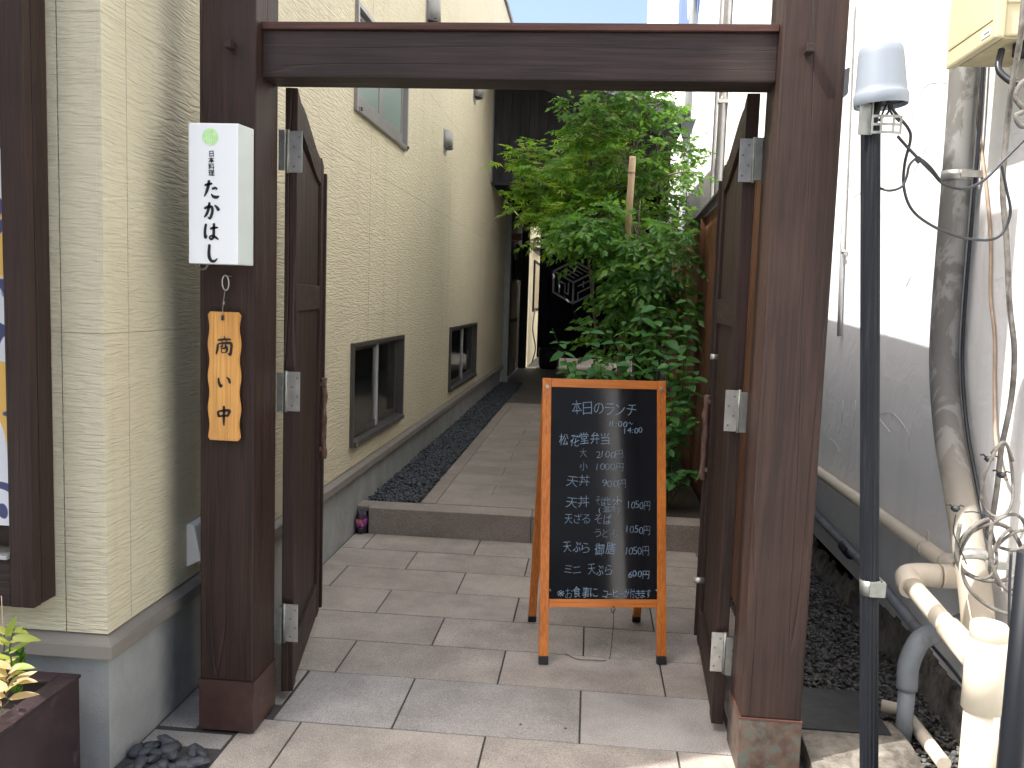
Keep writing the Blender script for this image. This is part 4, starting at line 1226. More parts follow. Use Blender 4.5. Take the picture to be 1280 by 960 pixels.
# ---------------------------------------------------------------- cables
simple_tube("loose_cable", "black cable dropping from the pole cap in the widest loop to the right edge", "cable",
  [(0.806, 2.580, 2.084), (0.821, 2.580, 2.058), (0.861, 2.580, 2.014), (0.870, 2.580, 1.982), (0.866, 2.600, 1.919), (0.876, 2.620, 1.854), (0.913, 2.650, 1.797), (0.990, 2.700, 1.758), (1.092, 2.750, 1.731), (1.195, 2.800, 1.728), (1.237, 2.800, 1.753), (1.253, 2.800, 1.814), (1.235, 2.800, 1.885), (1.215, 2.800, 1.956)], .0042, M_cable)
simple_tube("loose_cable", "black cable sagging from the slotted strap across to the far right edge", "cable",
  [(0.834, 2.580, 1.992), (0.865, 2.580, 1.960), (0.907, 2.600, 1.930), (0.949, 2.620, 1.901), (0.996, 2.650, 1.872), (1.053, 2.650, 1.860), (1.106, 2.650, 1.886), (1.156, 2.650, 1.943), (1.245, 2.650, 2.045)], .0042, M_cable)
simple_tube("loose_cable", "short black cable looping back from the pole to the cable tie", "cable",
  [(0.801, 2.600, 1.850), (0.824, 2.580, 1.841), (0.854, 2.580, 1.851), (0.867, 2.580, 1.878), (0.873, 2.580, 1.913), (0.902, 2.600, 1.935), (0.938, 2.610, 1.915), (0.979, 2.630, 1.878)], .0036, M_cable)
t = thing("cable_tie", "small black square cable tie joining the loose cables", "cable tie", (0.903, 2.600, 1.930))
q = Vector((0.901, 2.595, 1.930)); b = bmesh.new(); hexa(b, [q + Vector(v) for v in ((-.011, -.004, 0), (0, -.004, -.011), (0, .004, -.011), (-.011, .004, 0), (0, -.004, .011), (.011, -.004, 0), (.011, .004, 0), (0, .004, .011))], .001); obj("tie", b, M_rubber, t)
for k, (a, c) in enumerate(((1104, 1100), (1110, 1096), (1113, 1122))):
    simple_tube("cap_lead", ["short black lead hanging inside the left of the cap", "second black lead bending left under the cap", "black lead bending right under the cap"][k], "cable",
      [(0.808, 2.600, 2.092), (lambda p: p)((Vector((0.801, 2.600, 2.061)) + Vector(((a - 1106) * .0024, 0, 0)))), Vector((0.790, 2.600, 2.035)) + Vector(((c - 1100) * .0024, 0, 0))], .003, M_cable)
simple_tube("wall_cable", "thick weathered grey cable running down the white wall at the right edge", "cable",
  [(1.215, 2.750, 2.485), (1.216, 2.750, 2.327), (1.226, 2.800, 2.180), (1.244, 2.850, 2.049), (1.246, 2.850, 1.892), (1.271, 2.850, 1.734), (1.297, 2.850, 1.537), (1.324, 2.850, 1.388), (1.327, 2.850, 1.237), (1.311, 2.850, 1.083), (1.308, 2.850, 0.954), (1.302, 2.850, 0.849)], .0085, M_gcable)
simple_tube("wall_cable", "thin tan cable hanging down the white wall between the conduit and the grey cable", "cable",
  [(1.370, 3.431, 2.403), (1.370, 3.379, 2.206), (1.370, 3.267, 1.962), (1.370, 3.192, 1.760), (1.370, 3.155, 1.566), (1.370, 3.099, 1.430), (1.370, 3.068, 1.269), (1.360, 3.010, 1.112), (1.350, 2.935, 1.017), (1.350, 2.883, 0.975)], .0055, M_bcable)
def coil(name, label, cx, cy, rx, ry, r, mat, Y=2.72, a0=0, turns=1.0, wob=0.0):
    A = Vector(ATAB[(cx, cy)]); k = Y / 1085.0
    pts = []
    n = int(26 * turns)
    for i in range(n + 1):
        a = a0 + 2 * PI * turns * i / n
        f = 1 + wob * math.sin(a * .5 + 1)
        pts.append(A + Vector((rx * k * math.cos(a) * f, .02 * math.sin(a * 1.7 + i * .1) + .012 * i / n, ry * k * math.sin(a) * f)))
    t = thing(name, label, "cable", A, 0, 'grey cable coils in the tangle')
    b = bmesh.new(); tube(b, pts, r * .8, 8); obj("sheath", b, mat, t)
ATAB = {(1240, 690): (1.250, 2.720, 0.779), (1225, 690): (1.215, 2.720, 0.777), (1262, 665): (1.296, 2.720, 0.845), (1250, 600): (1.255, 2.720, 1.004), (1275, 700): (1.334, 2.720, 0.759), (1245, 720): (1.268, 2.720, 0.705)}
coil("coiled_cable", "tall narrow grey cable coil at the top of the tangle", 1250, 600, 18, 46, .006, M_gcable, a0=.5, turns=1.3)
coil("coiled_cable", "largest round grey cable coil hanging over the thick conduit", 1240, 690, 40, 38, .0085, M_gcable, a0=1.6, turns=1.15, wob=.08)
coil("coiled_cable", "round grey coil inside the largest one", 1225, 690, 22, 34, .006, M_gcable, a0=1.0, turns=1.1)
coil("coiled_cable", "dark grey coil crossing the right edge of the tangle", 1275, 700, 34, 40, .006, M_gcable, a0=2.0, turns=1.2, wob=.1)
coil("coiled_cable", "small grey coil above the right of the tangle", 1262, 665, 24, 22, .0065, M_gcable, a0=0, turns=1.4)
simple_tube("loose_cable", "grey cable sweeping from the tangle down to the right edge", "cable",
  [(1.141, 2.700, 0.866), (1.139, 2.700, 0.779), (1.175, 2.700, 0.680), (1.236, 2.700, 0.621), (1.309, 2.700, 0.594), (1.386, 2.700, 0.594)], .006, M_gcable)
simple_tube("loose_cable", "grey cable dropping from the coil knot and curving to the right edge", "cable",
  [(1.224, 2.680, 0.888), (1.227, 2.680, 0.790), (1.258, 2.680, 0.705), (1.313, 2.680, 0.659), (1.371, 2.680, 0.655)], .006, M_gcable)
simple_tube("thin_wire", "thin pale yellow string hanging from the cable tangle", "wire",
  [(1.137, 2.660, 0.778), (1.136, 2.660, 0.728), (1.161, 2.660, 0.656), (1.184, 2.660, 0.570)], .0022, M_pvc)
simple_tube("thin_wire", "thin black wire curling left over the conduit below the tape", "wire",
  [(1.110, 2.660, 0.906), (1.108, 2.660, 0.850), (1.130, 2.660, 0.802), (1.153, 2.660, 0.754)], .0018, M_cable)
simple_tube("thin_wire", "thin black wire bowing right from the taped joint", "wire",
  [(1.133, 2.660, 0.912), (1.167, 2.660, 0.914), (1.205, 2.660, 0.902), (1.220, 2.660, 0.888)], .0018, M_cable)
simple_tube("ground_cable", "dark cable slanting behind the beige drain pipe to its base", "cable",
  [(1.300, 3.342, 0.287), (1.280, 3.121, 0.298), (1.250, 2.892, 0.317), (1.220, 2.700, 0.327)], .006, M_cable)
simple_tube("hanging_wire", "thin dark cable falling beside the dark post from the tangle", "cable",
  [(1.201, 2.500, 0.841), (1.206, 2.500, 0.726), (1.222, 2.500, 0.516), (1.240, 2.500, 0.351)], .004, M_cable)
def tape(label, c):
    t = thing("electrical_tape", label, "tape", c, 0, 'scraps of black tape on the cables'); q = Vector(c); r = random.Random(3)
    b = bmesh.new()
    pebble_mesh(b, q, .014, .007, .010, r, 2); tube(b, [q + Vector((-.006, 0, .003)), q + Vector((-.018, 0, .014)), q + Vector((-.026, 0, .012))], .003, 6)
    tube(b, [q + Vector((.006, 0, .003)), q + Vector((.014, 0, .012)), q + Vector((.024, 0, .009))], .0025, 6)
    obj("wrap", b, M_rubber, t)
tape("blob of black tape with loose ends on the thick conduit", (1.124, 2.700, 0.912))
tape("scrap of black tape curling by the upper coil", (1.231, 2.750, 1.061))
tape("black tape scrap at the lower side of the upper coil", (1.258, 2.720, 1.019))

# loose cables bundled under the meter box
simple_tube("box_cable", "black cable leaving the underside of the yellow box", "cable",
  [(1.230, 2.900, 2.319), (1.216, 2.880, 2.259), (1.234, 2.860, 2.223), (1.259, 2.840, 2.204), (1.295, 2.820, 2.209)], .010, M_cable)
simple_tube("box_cable", "white cable curling at the right edge under the yellow box", "cable",
  [(1.271, 2.780, 2.210), (1.242, 2.780, 2.187), (1.231, 2.780, 2.147), (1.257, 2.780, 2.111), (1.236, 2.780, 2.094), (1.257, 2.780, 2.064), (1.294, 2.780, 2.083)], .008, M_gcable)

# ---------------------------------------------------------------- dark rear house over the passage
rh = thing("dark_house", "charcoal boarded house bridging the far end of the passage", "house", (-0.2, 11.75, 0))
roofz = lambda x: 4.255 - .355 * (x + .729)
x = -1.398
while x < .90:
    x1 = min(x + .118, .90)
    b = bmesh.new(); j = rnd.uniform(0, .004)
    hexa(b, [(x + .001, 11.75 + j, 3.05), (x1 - .001, 11.75 + j, 3.05), (x1 - .001, 11.78, 3.05), (x + .001, 11.78, 3.05),
             (x + .001, 11.75 + j, roofz(x)), (x1 - .001, 11.75 + j, roofz(x1)), (x1 - .001, 11.78, roofz(x1)), (x + .001, 11.78, roofz(x))], .0015)
    obj("wall_board", b, M_black_wood, rh, origin=((x + x1) / 2, 11.75, 3.5))
    x += .12
b = bmesh.new(); hexa(b, [(-1.398, 11.782, 3.05), (.90, 11.782, 3.05), (.90, 11.80, 3.05), (-1.398, 11.80, 3.05), (-1.398, 11.782, roofz(-1.398)), (.90, 11.782, roofz(.90)), (.90, 11.80, roofz(.90)), (-1.398, 11.80, roofz(-1.398))])
obj("sheathing", b, M_black, rh)
obj("sill_band", bbox(-1.40, .905, 11.735, 11.79, 3.015, 3.049, bev=.003), M_black, rh)
obj("corner_trim", bbox(-1.412, -1.3985, 11.70, 11.76, 3.05, 4.6), M_greypost, rh)
obj("underside", bbox(-1.40, 1.0, 11.79, 17.5, 3.03, 3.06), M_black_wood, rh)
obj("side_wall", bbox(.90, .95, 11.75, 17.4, .0, 3.7), M_black_wood, rh)
b = bmesh.new()
def roofslab(b, x0, x1, y0, y1, t0, t1):
    hexa(b, [(x0, y0, roofz(x0) + t0), (x1, y0, roofz(x1) + t0), (x1, y1, roofz(x1) + t0), (x0, y1, roofz(x0) + t0),
             (x0, y0, roofz(x0) + t1), (x1, y0, roofz(x1) + t1), (x1, y1, roofz(x1) + t1), (x0, y1, roofz(x0) + t1)])
roofslab(b, -1.36, .96, 10.50, 17.5, .001, .05); obj("soffit", b, M_soffit, rh)
b = bmesh.new(); roofslab(b, -1.36, .98, 10.46, 17.5, .0515, .11); obj("roof", b, M_roof, rh)
b = bmesh.new(); roofslab(b, -1.36, .97, 10.472, 10.498, -.03, .050); obj("barge_board", b, M_soffit, rh)
b = bmesh.new(); tube(b, [(1.0, 10.42, 3.70), (1.0, 17.4, 3.70)], .045, 12); obj("gutter", b, M_black, rh)
b = bmesh.new(); hexa(b, [(.98, 10.55, 3.46), (1.06, 10.55, 3.46), (1.06, 10.65, 3.46), (.98, 10.65, 3.46), (.93, 10.50, 3.66), (1.12, 10.50, 3.66), (1.12, 10.70, 3.66), (.93, 10.70, 3.66)]); obj("rain_hopper", b, M_soffit, rh)
b = bmesh.new(); tube(b, [(1.02, 10.6, 3.46), (1.02, 10.6, .0)], .038, 12); obj("downpipe", b, M_greypost, rh)
# passage side under the house
obj("grey_post", bbox(-1.43, -1.33, 14.0, 14.10, .0, 3.03, bev=.004), M_greypost, rh)
for k in range(16):
    y0 = 14.12 + k * .205
    obj("wall_board", bbox(-1.44, -1.415 + .004 * (k % 2), y0, y0 + .20, .16, 3.03), M_woodz, rh)
obj("entrance_door", bbox(-1.412, -1.385, 14.9, 16.2, .17, 2.2, bev=.003), M_woodz, rh)
obj("door_rail", bbox(-1.386, -1.37, 14.9, 16.2, 1.1, 1.16), M_black_wood, rh)
obj("bracket_beam", bbox(-1.41, -1.20, 14.35, 14.45, 2.47, 2.58, bev=.004), M_fence, rh)
obj("jamb", bbox(-1.44, -1.275, 17.30, 17.40, .0, 3.0), M_black_wood, rh)
obj("lintel", bbox(-1.44, .90, 17.40, 17.5, 2.97, 3.03), M_woodx, rh)
# door curtain at the entrance
dcu = thing("door_curtain", "short dark cloth hanging over the side entrance in the passage", "curtain", (-1.33, 15.5, 2.0))
for k in range(3):
    b = bmesh.new(); n = 8
    y0 = 14.95 + k * .42
    cs = [(-1.33 + .012 * math.sin(i * 1.6 + k), y0 + .40 * i / n) for i in range(n + 1)]
    for (xa, ya), (xb, yb) in zip(cs, cs[1:]): b.faces.new([b.verts.new(p) for p in ((xa, ya, 1.85), (xb, yb, 1.85), (xb, yb, 2.45), (xa, ya, 2.45))])
    bmesh.ops.remove_doubles(b, verts=b.verts, dist=1e-5); bmesh.ops.solidify(b, geom=list(b.faces), thickness=.004)
    obj("cloth", b, M_darkcloth, dcu)
b = bmesh.new(); tube(b, [(-1.33, 14.9, 2.46), (-1.33, 16.25, 2.46)], .012, 8); obj("rod", b, M_bamboo, dcu)

# noren with the white cube emblem
nr = thing("noren_curtain", "long midnight navy curtain with a white cube emblem at the passage end", "curtain", (-.35, 17.45, .4))
NX0, NX1 = -1.07, .88
for k in range(3):
    b = bmesh.new(); n = 14; m_ = 6
    x0 = NX0 + (NX1 - NX0) * k / 3 ; x1 = NX0 + (NX1 - NX0) * (k + 1) / 3 + .02
    g_ = []
    for j in range(m_ + 1):
        z = .36 + (2.95 - .36) * j / m_
        g_.append([b.verts.new((x0 + (x1 - x0) * i / n, 17.45 + k * .012 + .008 * math.sin(i * 1.3 + k * 2) * (1.2 - j / m_), z)) for i in range(n + 1)])
    for j in range(m_):
        for i in range(n): b.faces.new((g_[j][i], g_[j][i + 1], g_[j + 1][i + 1], g_[j + 1][i])).smooth = True
    bmesh.ops.solidify(b, geom=list(b.faces), thickness=.003)
    obj("cloth", b, M_navy, nr)
b = bmesh.new(); tube(b, [(NX0 - .05, 17.46, 2.955), (NX1 + .05, 17.46, 2.955)], .016, 10); obj("rod", b, M_black_wood, nr)
# emblem: isometric cube drawn in bands
cx_, cz_ = -.385, 1.875; a_ = .425
ex = lambda u, v: (cx_ + u, cz_ + v)
e1 = Vector((-a_ * .93, a_ * .50)); e2 = Vector((a_ * .93, a_ * .50)); e3 = Vector((0, -a_ * .98))
def seg2(b, p, q, w_=.040):
    p = Vector(p); q = Vector(q); d = (q - p).normalized(); n = Vector((-d.y, d.x)) * w_ / 2
    e = d * w_ * .4
    pts = (p - e - n, q + e - n, q + e + n, p - e + n)
    y = 17.428
    f = b.faces.new([b.verts.new((cx_ + v.x, y, cz_ + v.y)) for v in pts])
b = bmesh.new(); Z = Vector((0, 0))
hexp = [e1, e1 + e2, e2, e2 + e3, e3, e1 + e3]
for i in range(6): seg2(b, hexp[i], hexp[(i + 1) % 6])
seg2(b, Z, e3); seg2(b, Z, e1)
seg2(b, Z, e2 )
# left face strokes
L_ = lambda u, v: e1 * u + e3 * v
for p, q in (((.70, .30), (.70, .86)), ((.70, .30), (.42, .30)), ((.42, .30), (.42, .70)), ((.42, .70), (.24, .70)), ((.24, .70), (.24, .16))):
    seg2(b, L_(*p), L_(*q), .028)
Rr_ = lambda u, v: e2 * u + e3 * v
for p, q in (((.25, .62), (.85, .62)), ((.25, .62), (.25, .90)), ((.5, .2), (.5, .45)), ((.25, .3), (.8, .3))):
    seg2(b, Rr_(*p), Rr_(*q), .028)
T_ = lambda u, v: e1 * u + e2 * v
for k in (.22, .42, .62, .82): seg2(b, T_(.18, k), T_(.82, k), .026)
seg2(b, T_(.5, .22), T_(.5, .62), .026)
obj("cube_emblem", b, M_whiteprint, nr)

# dark pot stand behind the shrubs and bright wall beyond
pt = thing("dark_jar", "squat black container on the floor under the navy curtain", "container", (-.80, 17.1, .168))
b = bmesh.new(); lathe(b, [(.0001, 0), (.17, 0), (.20, .06), (.21, .30), (.205, .40), (.185, .40), (.18, .34), (.0001, .32)], (-.80, 17.1, .168), seg=24); obj("body", b, M_black, pt)
nb = thing("neighbour_house", "sunlit cream house seen in a sliver past the navy curtain", "house", (-1.6, 20.0, 0))
obj("wall", bbox(-4.0, -1.27, 17.7, 24.0, .1, 4.6), M_cream2, nb)
f = obj("window", bbox(-1.27, -1.235, 18.6, 20.2, 1.25, 2.35, bev=.004), M_black_wood, nb)
obj("pane", bbox(-1.234, -1.231, 18.68, 20.12, 1.32, 2.28), M_glassd, f)
obj("eave", bbox(-1.30, -1.02, 18.3, 20.5, 2.52, 2.60), M_roof, nb)
obj("wall", bbox(-1.6, 1.35, 24.0, 24.3, .1, 4.2), M_cream2, nb)
b = bmesh.new(); tube(b, smoothline([(-1.2, 18.2, .20), (-1.15, 18.3, .5), (-1.22, 18.3, .9), (-1.2, 18.5, 1.3)]), .015, 8); obj("wall_pipe", b, M_pvcg, nb)

# small printed cloth bag tucked at the end of the step
pc = thing("patterned_bag", "small purple and red patterned bag tucked at the left end of the step", "bag", (-1.385, 5.27, 0))
b = bmesh.new(); r_ = random.Random(9)
m_ = bmesh.ops.create_icosphere(b, subdivisions=3, radius=1)
for v in b.verts:
    c = v.co; j = 1 + .10 * math.sin(c.x * 7 + c.z * 5) + r_.uniform(-.03, .03)
    v.co = Vector((-1.388 + c.x * .036 * j, 5.255 + c.y * .04 * j, .075 + c.z * .085 * j))
    if v.co.z < .002: v.co.z = .002
for f_ in b.faces: f_.material_index = 1 if .05 < f_.calc_center_median().z < .10 else 0
obj("body", b, [M_blacklac, M_purple], pc, smooth=True)

# ---------------------------------------------------------------- planter at the left
pn = thing("planter_box", "dark plum planter box at the lower left corner by the building", "planter", (-1.75, 2.1, 0))
X1 = -1.471; X0 = -2.4; Y0 = 1.5; Y1 = 2.36; ZR = .348
obj("side", bbox(X1 - .03, X1, Y0, Y1, 0, ZR - .012, bev=.003), M_planter, pn)
obj("side", bbox(X0, X1 - .031, Y1 - .03, Y1, 0, ZR - .012, bev=.003), M_planter, pn)
obj("side", bbox(X0, X1 - .031, Y0, Y0 + .03, 0, ZR - .012, bev=.003), M_planter, pn)
obj("side", bbox(X0, X0 + .03, Y0 + .031, Y1 - .031, 0, ZR - .012, bev=.003), M_planter, pn)
obj("rim", bbox(X1 - .055, X1 + .004, Y0, Y1 + .004, ZR - .011, ZR, bev=.003), M_planter, pn)
obj("rim", bbox(X0, X1 - .056, Y1 - .052, Y1 + .004, ZR - .011, ZR, bev=.003), M_planter, pn)
so_ = obj("soil", bbox(X0 + .031, X1 - .032, Y0 + .031, Y1 - .031, .15, .24), M_soil, pn)

# ---------------------------------------------------------------- foliage
def leaf_verts(kind):
    if kind == 'ovate':
        V = [(0, 0, 0), (.22, .32, .05), (.19, .62, .04), (0, 1, -.08), (-.19, .62, .04), (-.22, .32, .05), (0, .32, -.02), (0, .62, -.03)]
        F = [(0, 1, 6), (1, 2, 7, 6), (2, 3, 7), (0, 6, 5), (6, 7, 4, 5), (7, 3, 4)]
    elif kind == 'small':
        V = [(0, 0, 0), (.26, .45, .06), (0, 1, -.05), (-.26, .45, .06), (0, .48, -.03)]
        F = [(0, 1, 4), (1, 2, 4), (2, 3, 4), (3, 0, 4)]
    elif kind == 'maple':
        V = [(0, .25, 0)]; F = []
        tips = [(-95, .42), (-48, .72), (0, .85), (48, .72), (95, .42)]
        for i, (a, l) in enumerate(tips):
            a = R(a)
            n = len(V)
            dx, dy = math.sin(a), math.cos(a)
            px_, py_ = -dy, dx
            m = l * .45
            V += [(dx * m + px_ * .10, .25 + dy * m + py_ * .10, .02), (dx * l, .25 + dy * l, -.06), (dx * m - px_ * .10, .25 + dy * m - py_ * .10, .02)]
            F += [(0, n, n + 1, n + 2)]
    return V, F
class Foliage:
    def __init__(s): s.V = []; s.F = []; s.T = []
    def leaf(s, kind, pos, d, nrm_, size, tint, cache={}):
        if kind not in cache: cache[kind] = leaf_verts(kind)
        V, F = cache[kind]
        d = d.normalized(); n = (nrm_ - d * nrm_.dot(d))
        n = n.normalized() if n.length > 1e-4 else d.orthogonal().normalized()
        x = d.cross(n); o = len(s.V)
        for a, b_, c in V:
            s.V.append(tuple(pos + x * (a * size) + d * (b_ * size) + n * (c * size)))
        s.F += [tuple(o + k for k in f) for f in F]
        s.T += [tint] * len(F)
    def build(s, name, mat, parent, kind=None):
        me = bpy.data.meshes.new(name); me.from_pydata(s.V, [], s.F); me.materials.append(mat)
        at = me.attributes.new("tint", 'FLOAT', 'FACE'); at.data.foreach_set('value', s.T)
        o = bpy.data.objects.new(name, me); o.parent = parent
        me.transform(world_of(parent).inverted())
        if kind: o['kind'] = kind
        COL.objects.link(o); return o

def rvec(r): 
    while True:
        v = Vector((r.uniform(-1, 1), r.uniform(-1, 1), r.uniform(-1, 1)))
        if .01 < v.length < 1: return v

def tree(name, label, trunk, clumps, kind, size, mat, seed, twiglen=.22, droop=.25, flat=.5, per=9, tint=(0, .6), trunk_r=.028, dens=1.0):
    r = random.Random(seed)
    base = Vector(trunk[0])
    t = thing(name, label, "tree", base)
    tp = smoothline(trunk, 6)
    b = bmesh.new(); tube(b, tp, [trunk_r * (1 - .75 * i / (len(tp) - 1)) for i in range(len(tp))], 9); obj("trunk", b, M_trunk, t)
    fo = Foliage(); wb = bmesh.new()
    for (c, rad, nt_) in clumps:
        c = Vector(c); rad = Vector(rad)
        anchor = min(tp, key=lambda p: (p - c).length + abs(p.z - (c.z - .25)) * .8)
        mid = anchor.lerp(c, .5) + Vector((0, 0, .06)) + rvec(r) * .05
        tube(wb, smoothline([anchor, mid, c], 4), [.011 - .0009 * k for k in range(9)], 5, cap=False)
        for k in range(int(nt_ * dens)):
            v = rvec(r)
            p = c + Vector((v.x * rad.x, v.y * rad.y, v.z * rad.z))
            d = Vector((p.x - c.x, p.y - c.y, (p.z - c.z) * .5 + .02)) + rvec(r) * .12
            d = d.normalized() if d.length > 1e-4 else Vector((1, 0, 0))
            L = twiglen * r.uniform(.6, 1.25)
            q = p + d * L + Vector((0, 0, -droop * L * r.uniform(.4, 1.3)))
            m = p.lerp(q, .5) + Vector((0, 0, .02))
            pts = smoothline([p, m, q], 4)
            if k % 2 == 0: tube(wb, [c.lerp(p, .4), p, m, q], [.004, .003, .002, .001], 3, cap=False)
            tt = r.uniform(*tint)
            for j in range(per):
                s = (j + .5) / per
                idx = min(len(pts) - 2, int(s * (len(pts) - 1)))
                pos = pts[idx].lerp(pts[idx + 1], s * (len(pts) - 1) - idx)
                td = (pts[idx + 1] - pts[idx]).normalized()
                sd_ = td.cross(Vector((0, 0, 1)))
                sd_ = sd_.normalized() if sd_.length > .01 else Vector((1, 0, 0))
                side_ = 1 if j % 2 else -1
                dd = td * .65 + sd_ * side_ * .9 + Vector((0, 0, -.25)) + rvec(r) * .35
                if j == per - 1: dd = td
                up_ = Vector((0, 0, 1)) * flat + rvec(r) * (1 - flat) + Vector((0, -.25, 0))
                fo.leaf(kind, pos + sd_ * side_ * .006, dd, up_, size * r.uniform(.7, 1.2), max(0, min(.999, tt + r.uniform(-.12, .2))))
    obj("branches", wb, M_trunk, t)
    fo.build("foliage", mat, t, 'stuff')
    return t

# tall evergreen: trunk and crown rising above the beam
tree("evergreen_tree", "slender broadleaf evergreen, the tallest tree behind the menu board", [(.28, 7.6, .16), (.30, 7.6, 1.0), (.26, 7.55, 1.9), (.30, 7.6, 2.8), (.25, 7.6, 3.65)],
  [((0.068, 7.600, 3.110), (.26, .28, .20), 44), ((0.339, 7.700, 3.201), (.24, .25, .18), 40), ((-0.093, 7.500, 2.922), (.18, .2, .16), 24), ((0.156, 7.600, 3.408), (.24, .24, .16), 30),
   ((0.515, 7.600, 2.918), (.20, .25, .22), 30), ((0.683, 7.500, 2.705), (.13, .2, .18), 16), ((0.285, 7.500, 2.698), (.26, .25, .20), 40), ((0.504, 7.600, 2.451), (.22, .25, .22), 34),
   ((0.164, 7.600, 2.477), (.22, .25, .2), 30), ((0.671, 7.400, 2.102), (.14, .2, .25), 26), ((0.456, 7.600, 2.044), (.20, .25, .25), 28), ((0.179, 7.600, 3.637), (.12, .12, .08), 6),
   ((-0.205, 7.600, 3.139), (.10, .12, .08), 9), ((0.643, 7.700, 3.205), (.06, .1, .06), 4), ((0.819, 7.200, 2.566), (.10, .1, .06), 5)],
  'small', .064, M_ever, 21, .16, .3, .45, 10, (0, .9), .022, 1.35)
# maple: layered light sprays to the left
tree("maple_tree", "young maple with pale lacy sprays reaching left over the passage", [(.10, 8.3, .16), (.06, 8.3, 1.1), (-.05, 8.25, 1.9), (-.10, 8.3, 2.5), (-.02, 8.3, 2.9)],
  [((-0.417, 8.100, 2.744), (.26, .25, .05), 26), ((-0.641, 8.100, 2.848), (.14, .15, .04), 10), ((-0.711, 8.200, 2.498), (.18, .2, .05), 14), ((-0.334, 8.100, 2.494), (.28, .25, .06), 30), ((-0.097, 8.200, 2.947), (.22, .25, .07), 26),
   ((-0.506, 8.000, 2.320), (.18, .2, .05), 14), ((-0.211, 7.900, 2.260), (.28, .25, .09), 34), ((-0.013, 8.000, 2.666), (.26, .25, .10), 36), ((-0.039, 8.000, 2.417), (.26, .25, .12), 36),
   ((-0.870, 8.200, 2.766), (.06, .06, .02), 3), ((-0.307, 7.800, 2.073), (.20, .2, .08), 20), ((0.253, 8.000, 2.317), (.2, .25, .12), 26), ((-0.023, 7.600, 2.855), (.16, .1, .06), 20), ((-0.321, 7.600, 2.622), (.20, .1, .05), 22), ((-0.173, 7.500, 2.390), (.20, .1, .06), 22), ((-0.365, 7.400, 2.208), (.12, .1, .04), 10), ((0.585, 7.900, 2.663), (.16, .15, .07), 16), ((0.160, 8.100, 2.862), (.12, .15, .1), 12)],
  'maple', .080, M_maple, 22, .17, .35, .75, 9, (.0, .95), .018, 1.4)
# dense mid-green tree filling the middle
tree("shade_tree", "dense dark green small tree in the middle of the planting bed", [(.36, 6.9, .16), (.36, 6.9, .8), (.32, 6.9, 1.5), (.34, 6.9, 2.3)],
  [((0.029, 6.900, 1.996), (.22, .25, .09), 44), ((0.287, 6.900, 2.053), (.24, .25, .18), 40), ((0.262, 6.800, 1.831), (.13, .2, .12), 24), ((0.360, 6.800, 1.711), (.22, .25, .18), 54), ((0.538, 6.800, 1.808), (.22, .25, .2), 36),
   ((0.368, 6.800, 1.546), (.16, .25, .14), 34), ((0.370, 6.800, 1.497), (.28, .25, .18), 44), ((0.685, 6.900, 1.507), (.14, .22, .22), 22), ((0.262, 6.900, 1.242), (.30, .25, .2), 40), ((0.611, 6.700, 1.986), (.12, .15, .1), 14),
   ((0.004, 6.900, 2.138), (.20, .2, .12), 30), ((-0.197, 6.900, 2.028), (.10, .12, .05), 8)],
  'small', .078, M_mid, 23, .20, .55, .4, 9, (0, .8), .02, 1.35)
# shrubs in front: individually placed large leaves
def big_leaf_mesh(name, mat, wid=.30):
    b = bmesh.new(); n = 6; rows_ = []
    for i in range(n + 1):
        t = i / n
        w_ = wid * (math.sin(PI * t ** .75) ** .8) if 0 < t < 1 else .0
        z = .06 - .20 * t * t
        rows_.append([b.verts.new((-w_, t, z + w_ * .22)), b.verts.new((0, t, z)), b.verts.new((w_, t, z + w_ * .22))])
    for a, c in zip(rows_, rows_[1:]):
        b.faces.new((a[0], a[1], c[1], c[0])); b.faces.new((a[1], a[2], c[2], c[1]))
    bmesh.ops.remove_doubles(b, verts=b.verts, dist=1e-4)
    b.normal_update(); me = bpy.data.meshes.new(name)
    for f in b.faces: f.smooth = True
    b.to_mesh(me); b.free(); me.materials.append(mat); return me
ME_shrub = big_leaf_mesh("shrub_leaf", M_shrub, .32)
ME_narrow = big_leaf_mesh("narrow_leaf", M_lime, .15)
ME_dry = big_leaf_mesh("dry_leaf", M_dry, .17)
def place_leaf(me, parent, pos, d, nrm_, size):
    d = d.normalized(); n = nrm_ - d * nrm_.dot(d)
    n = n.normalized() if n.length > 1e-4 else d.orthogonal().normalized()
    x = d.cross(n)
    M = Matrix(((x.x, d.x, n.x, pos.x), (x.y, d.y, n.y, pos.y), (x.z, d.z, n.z, pos.z), (0, 0, 0, 1))) @ Matrix.Scale(size, 4)
    M = world_of(parent).inverted() @ M
    o = bpy.data.objects.new("leaf", me); o.parent = parent
    loc, q, s_ = M.decompose(); o.rotation_euler = q.to_euler(); o.location = loc; o.scale = s_
    COL.objects.link(o)
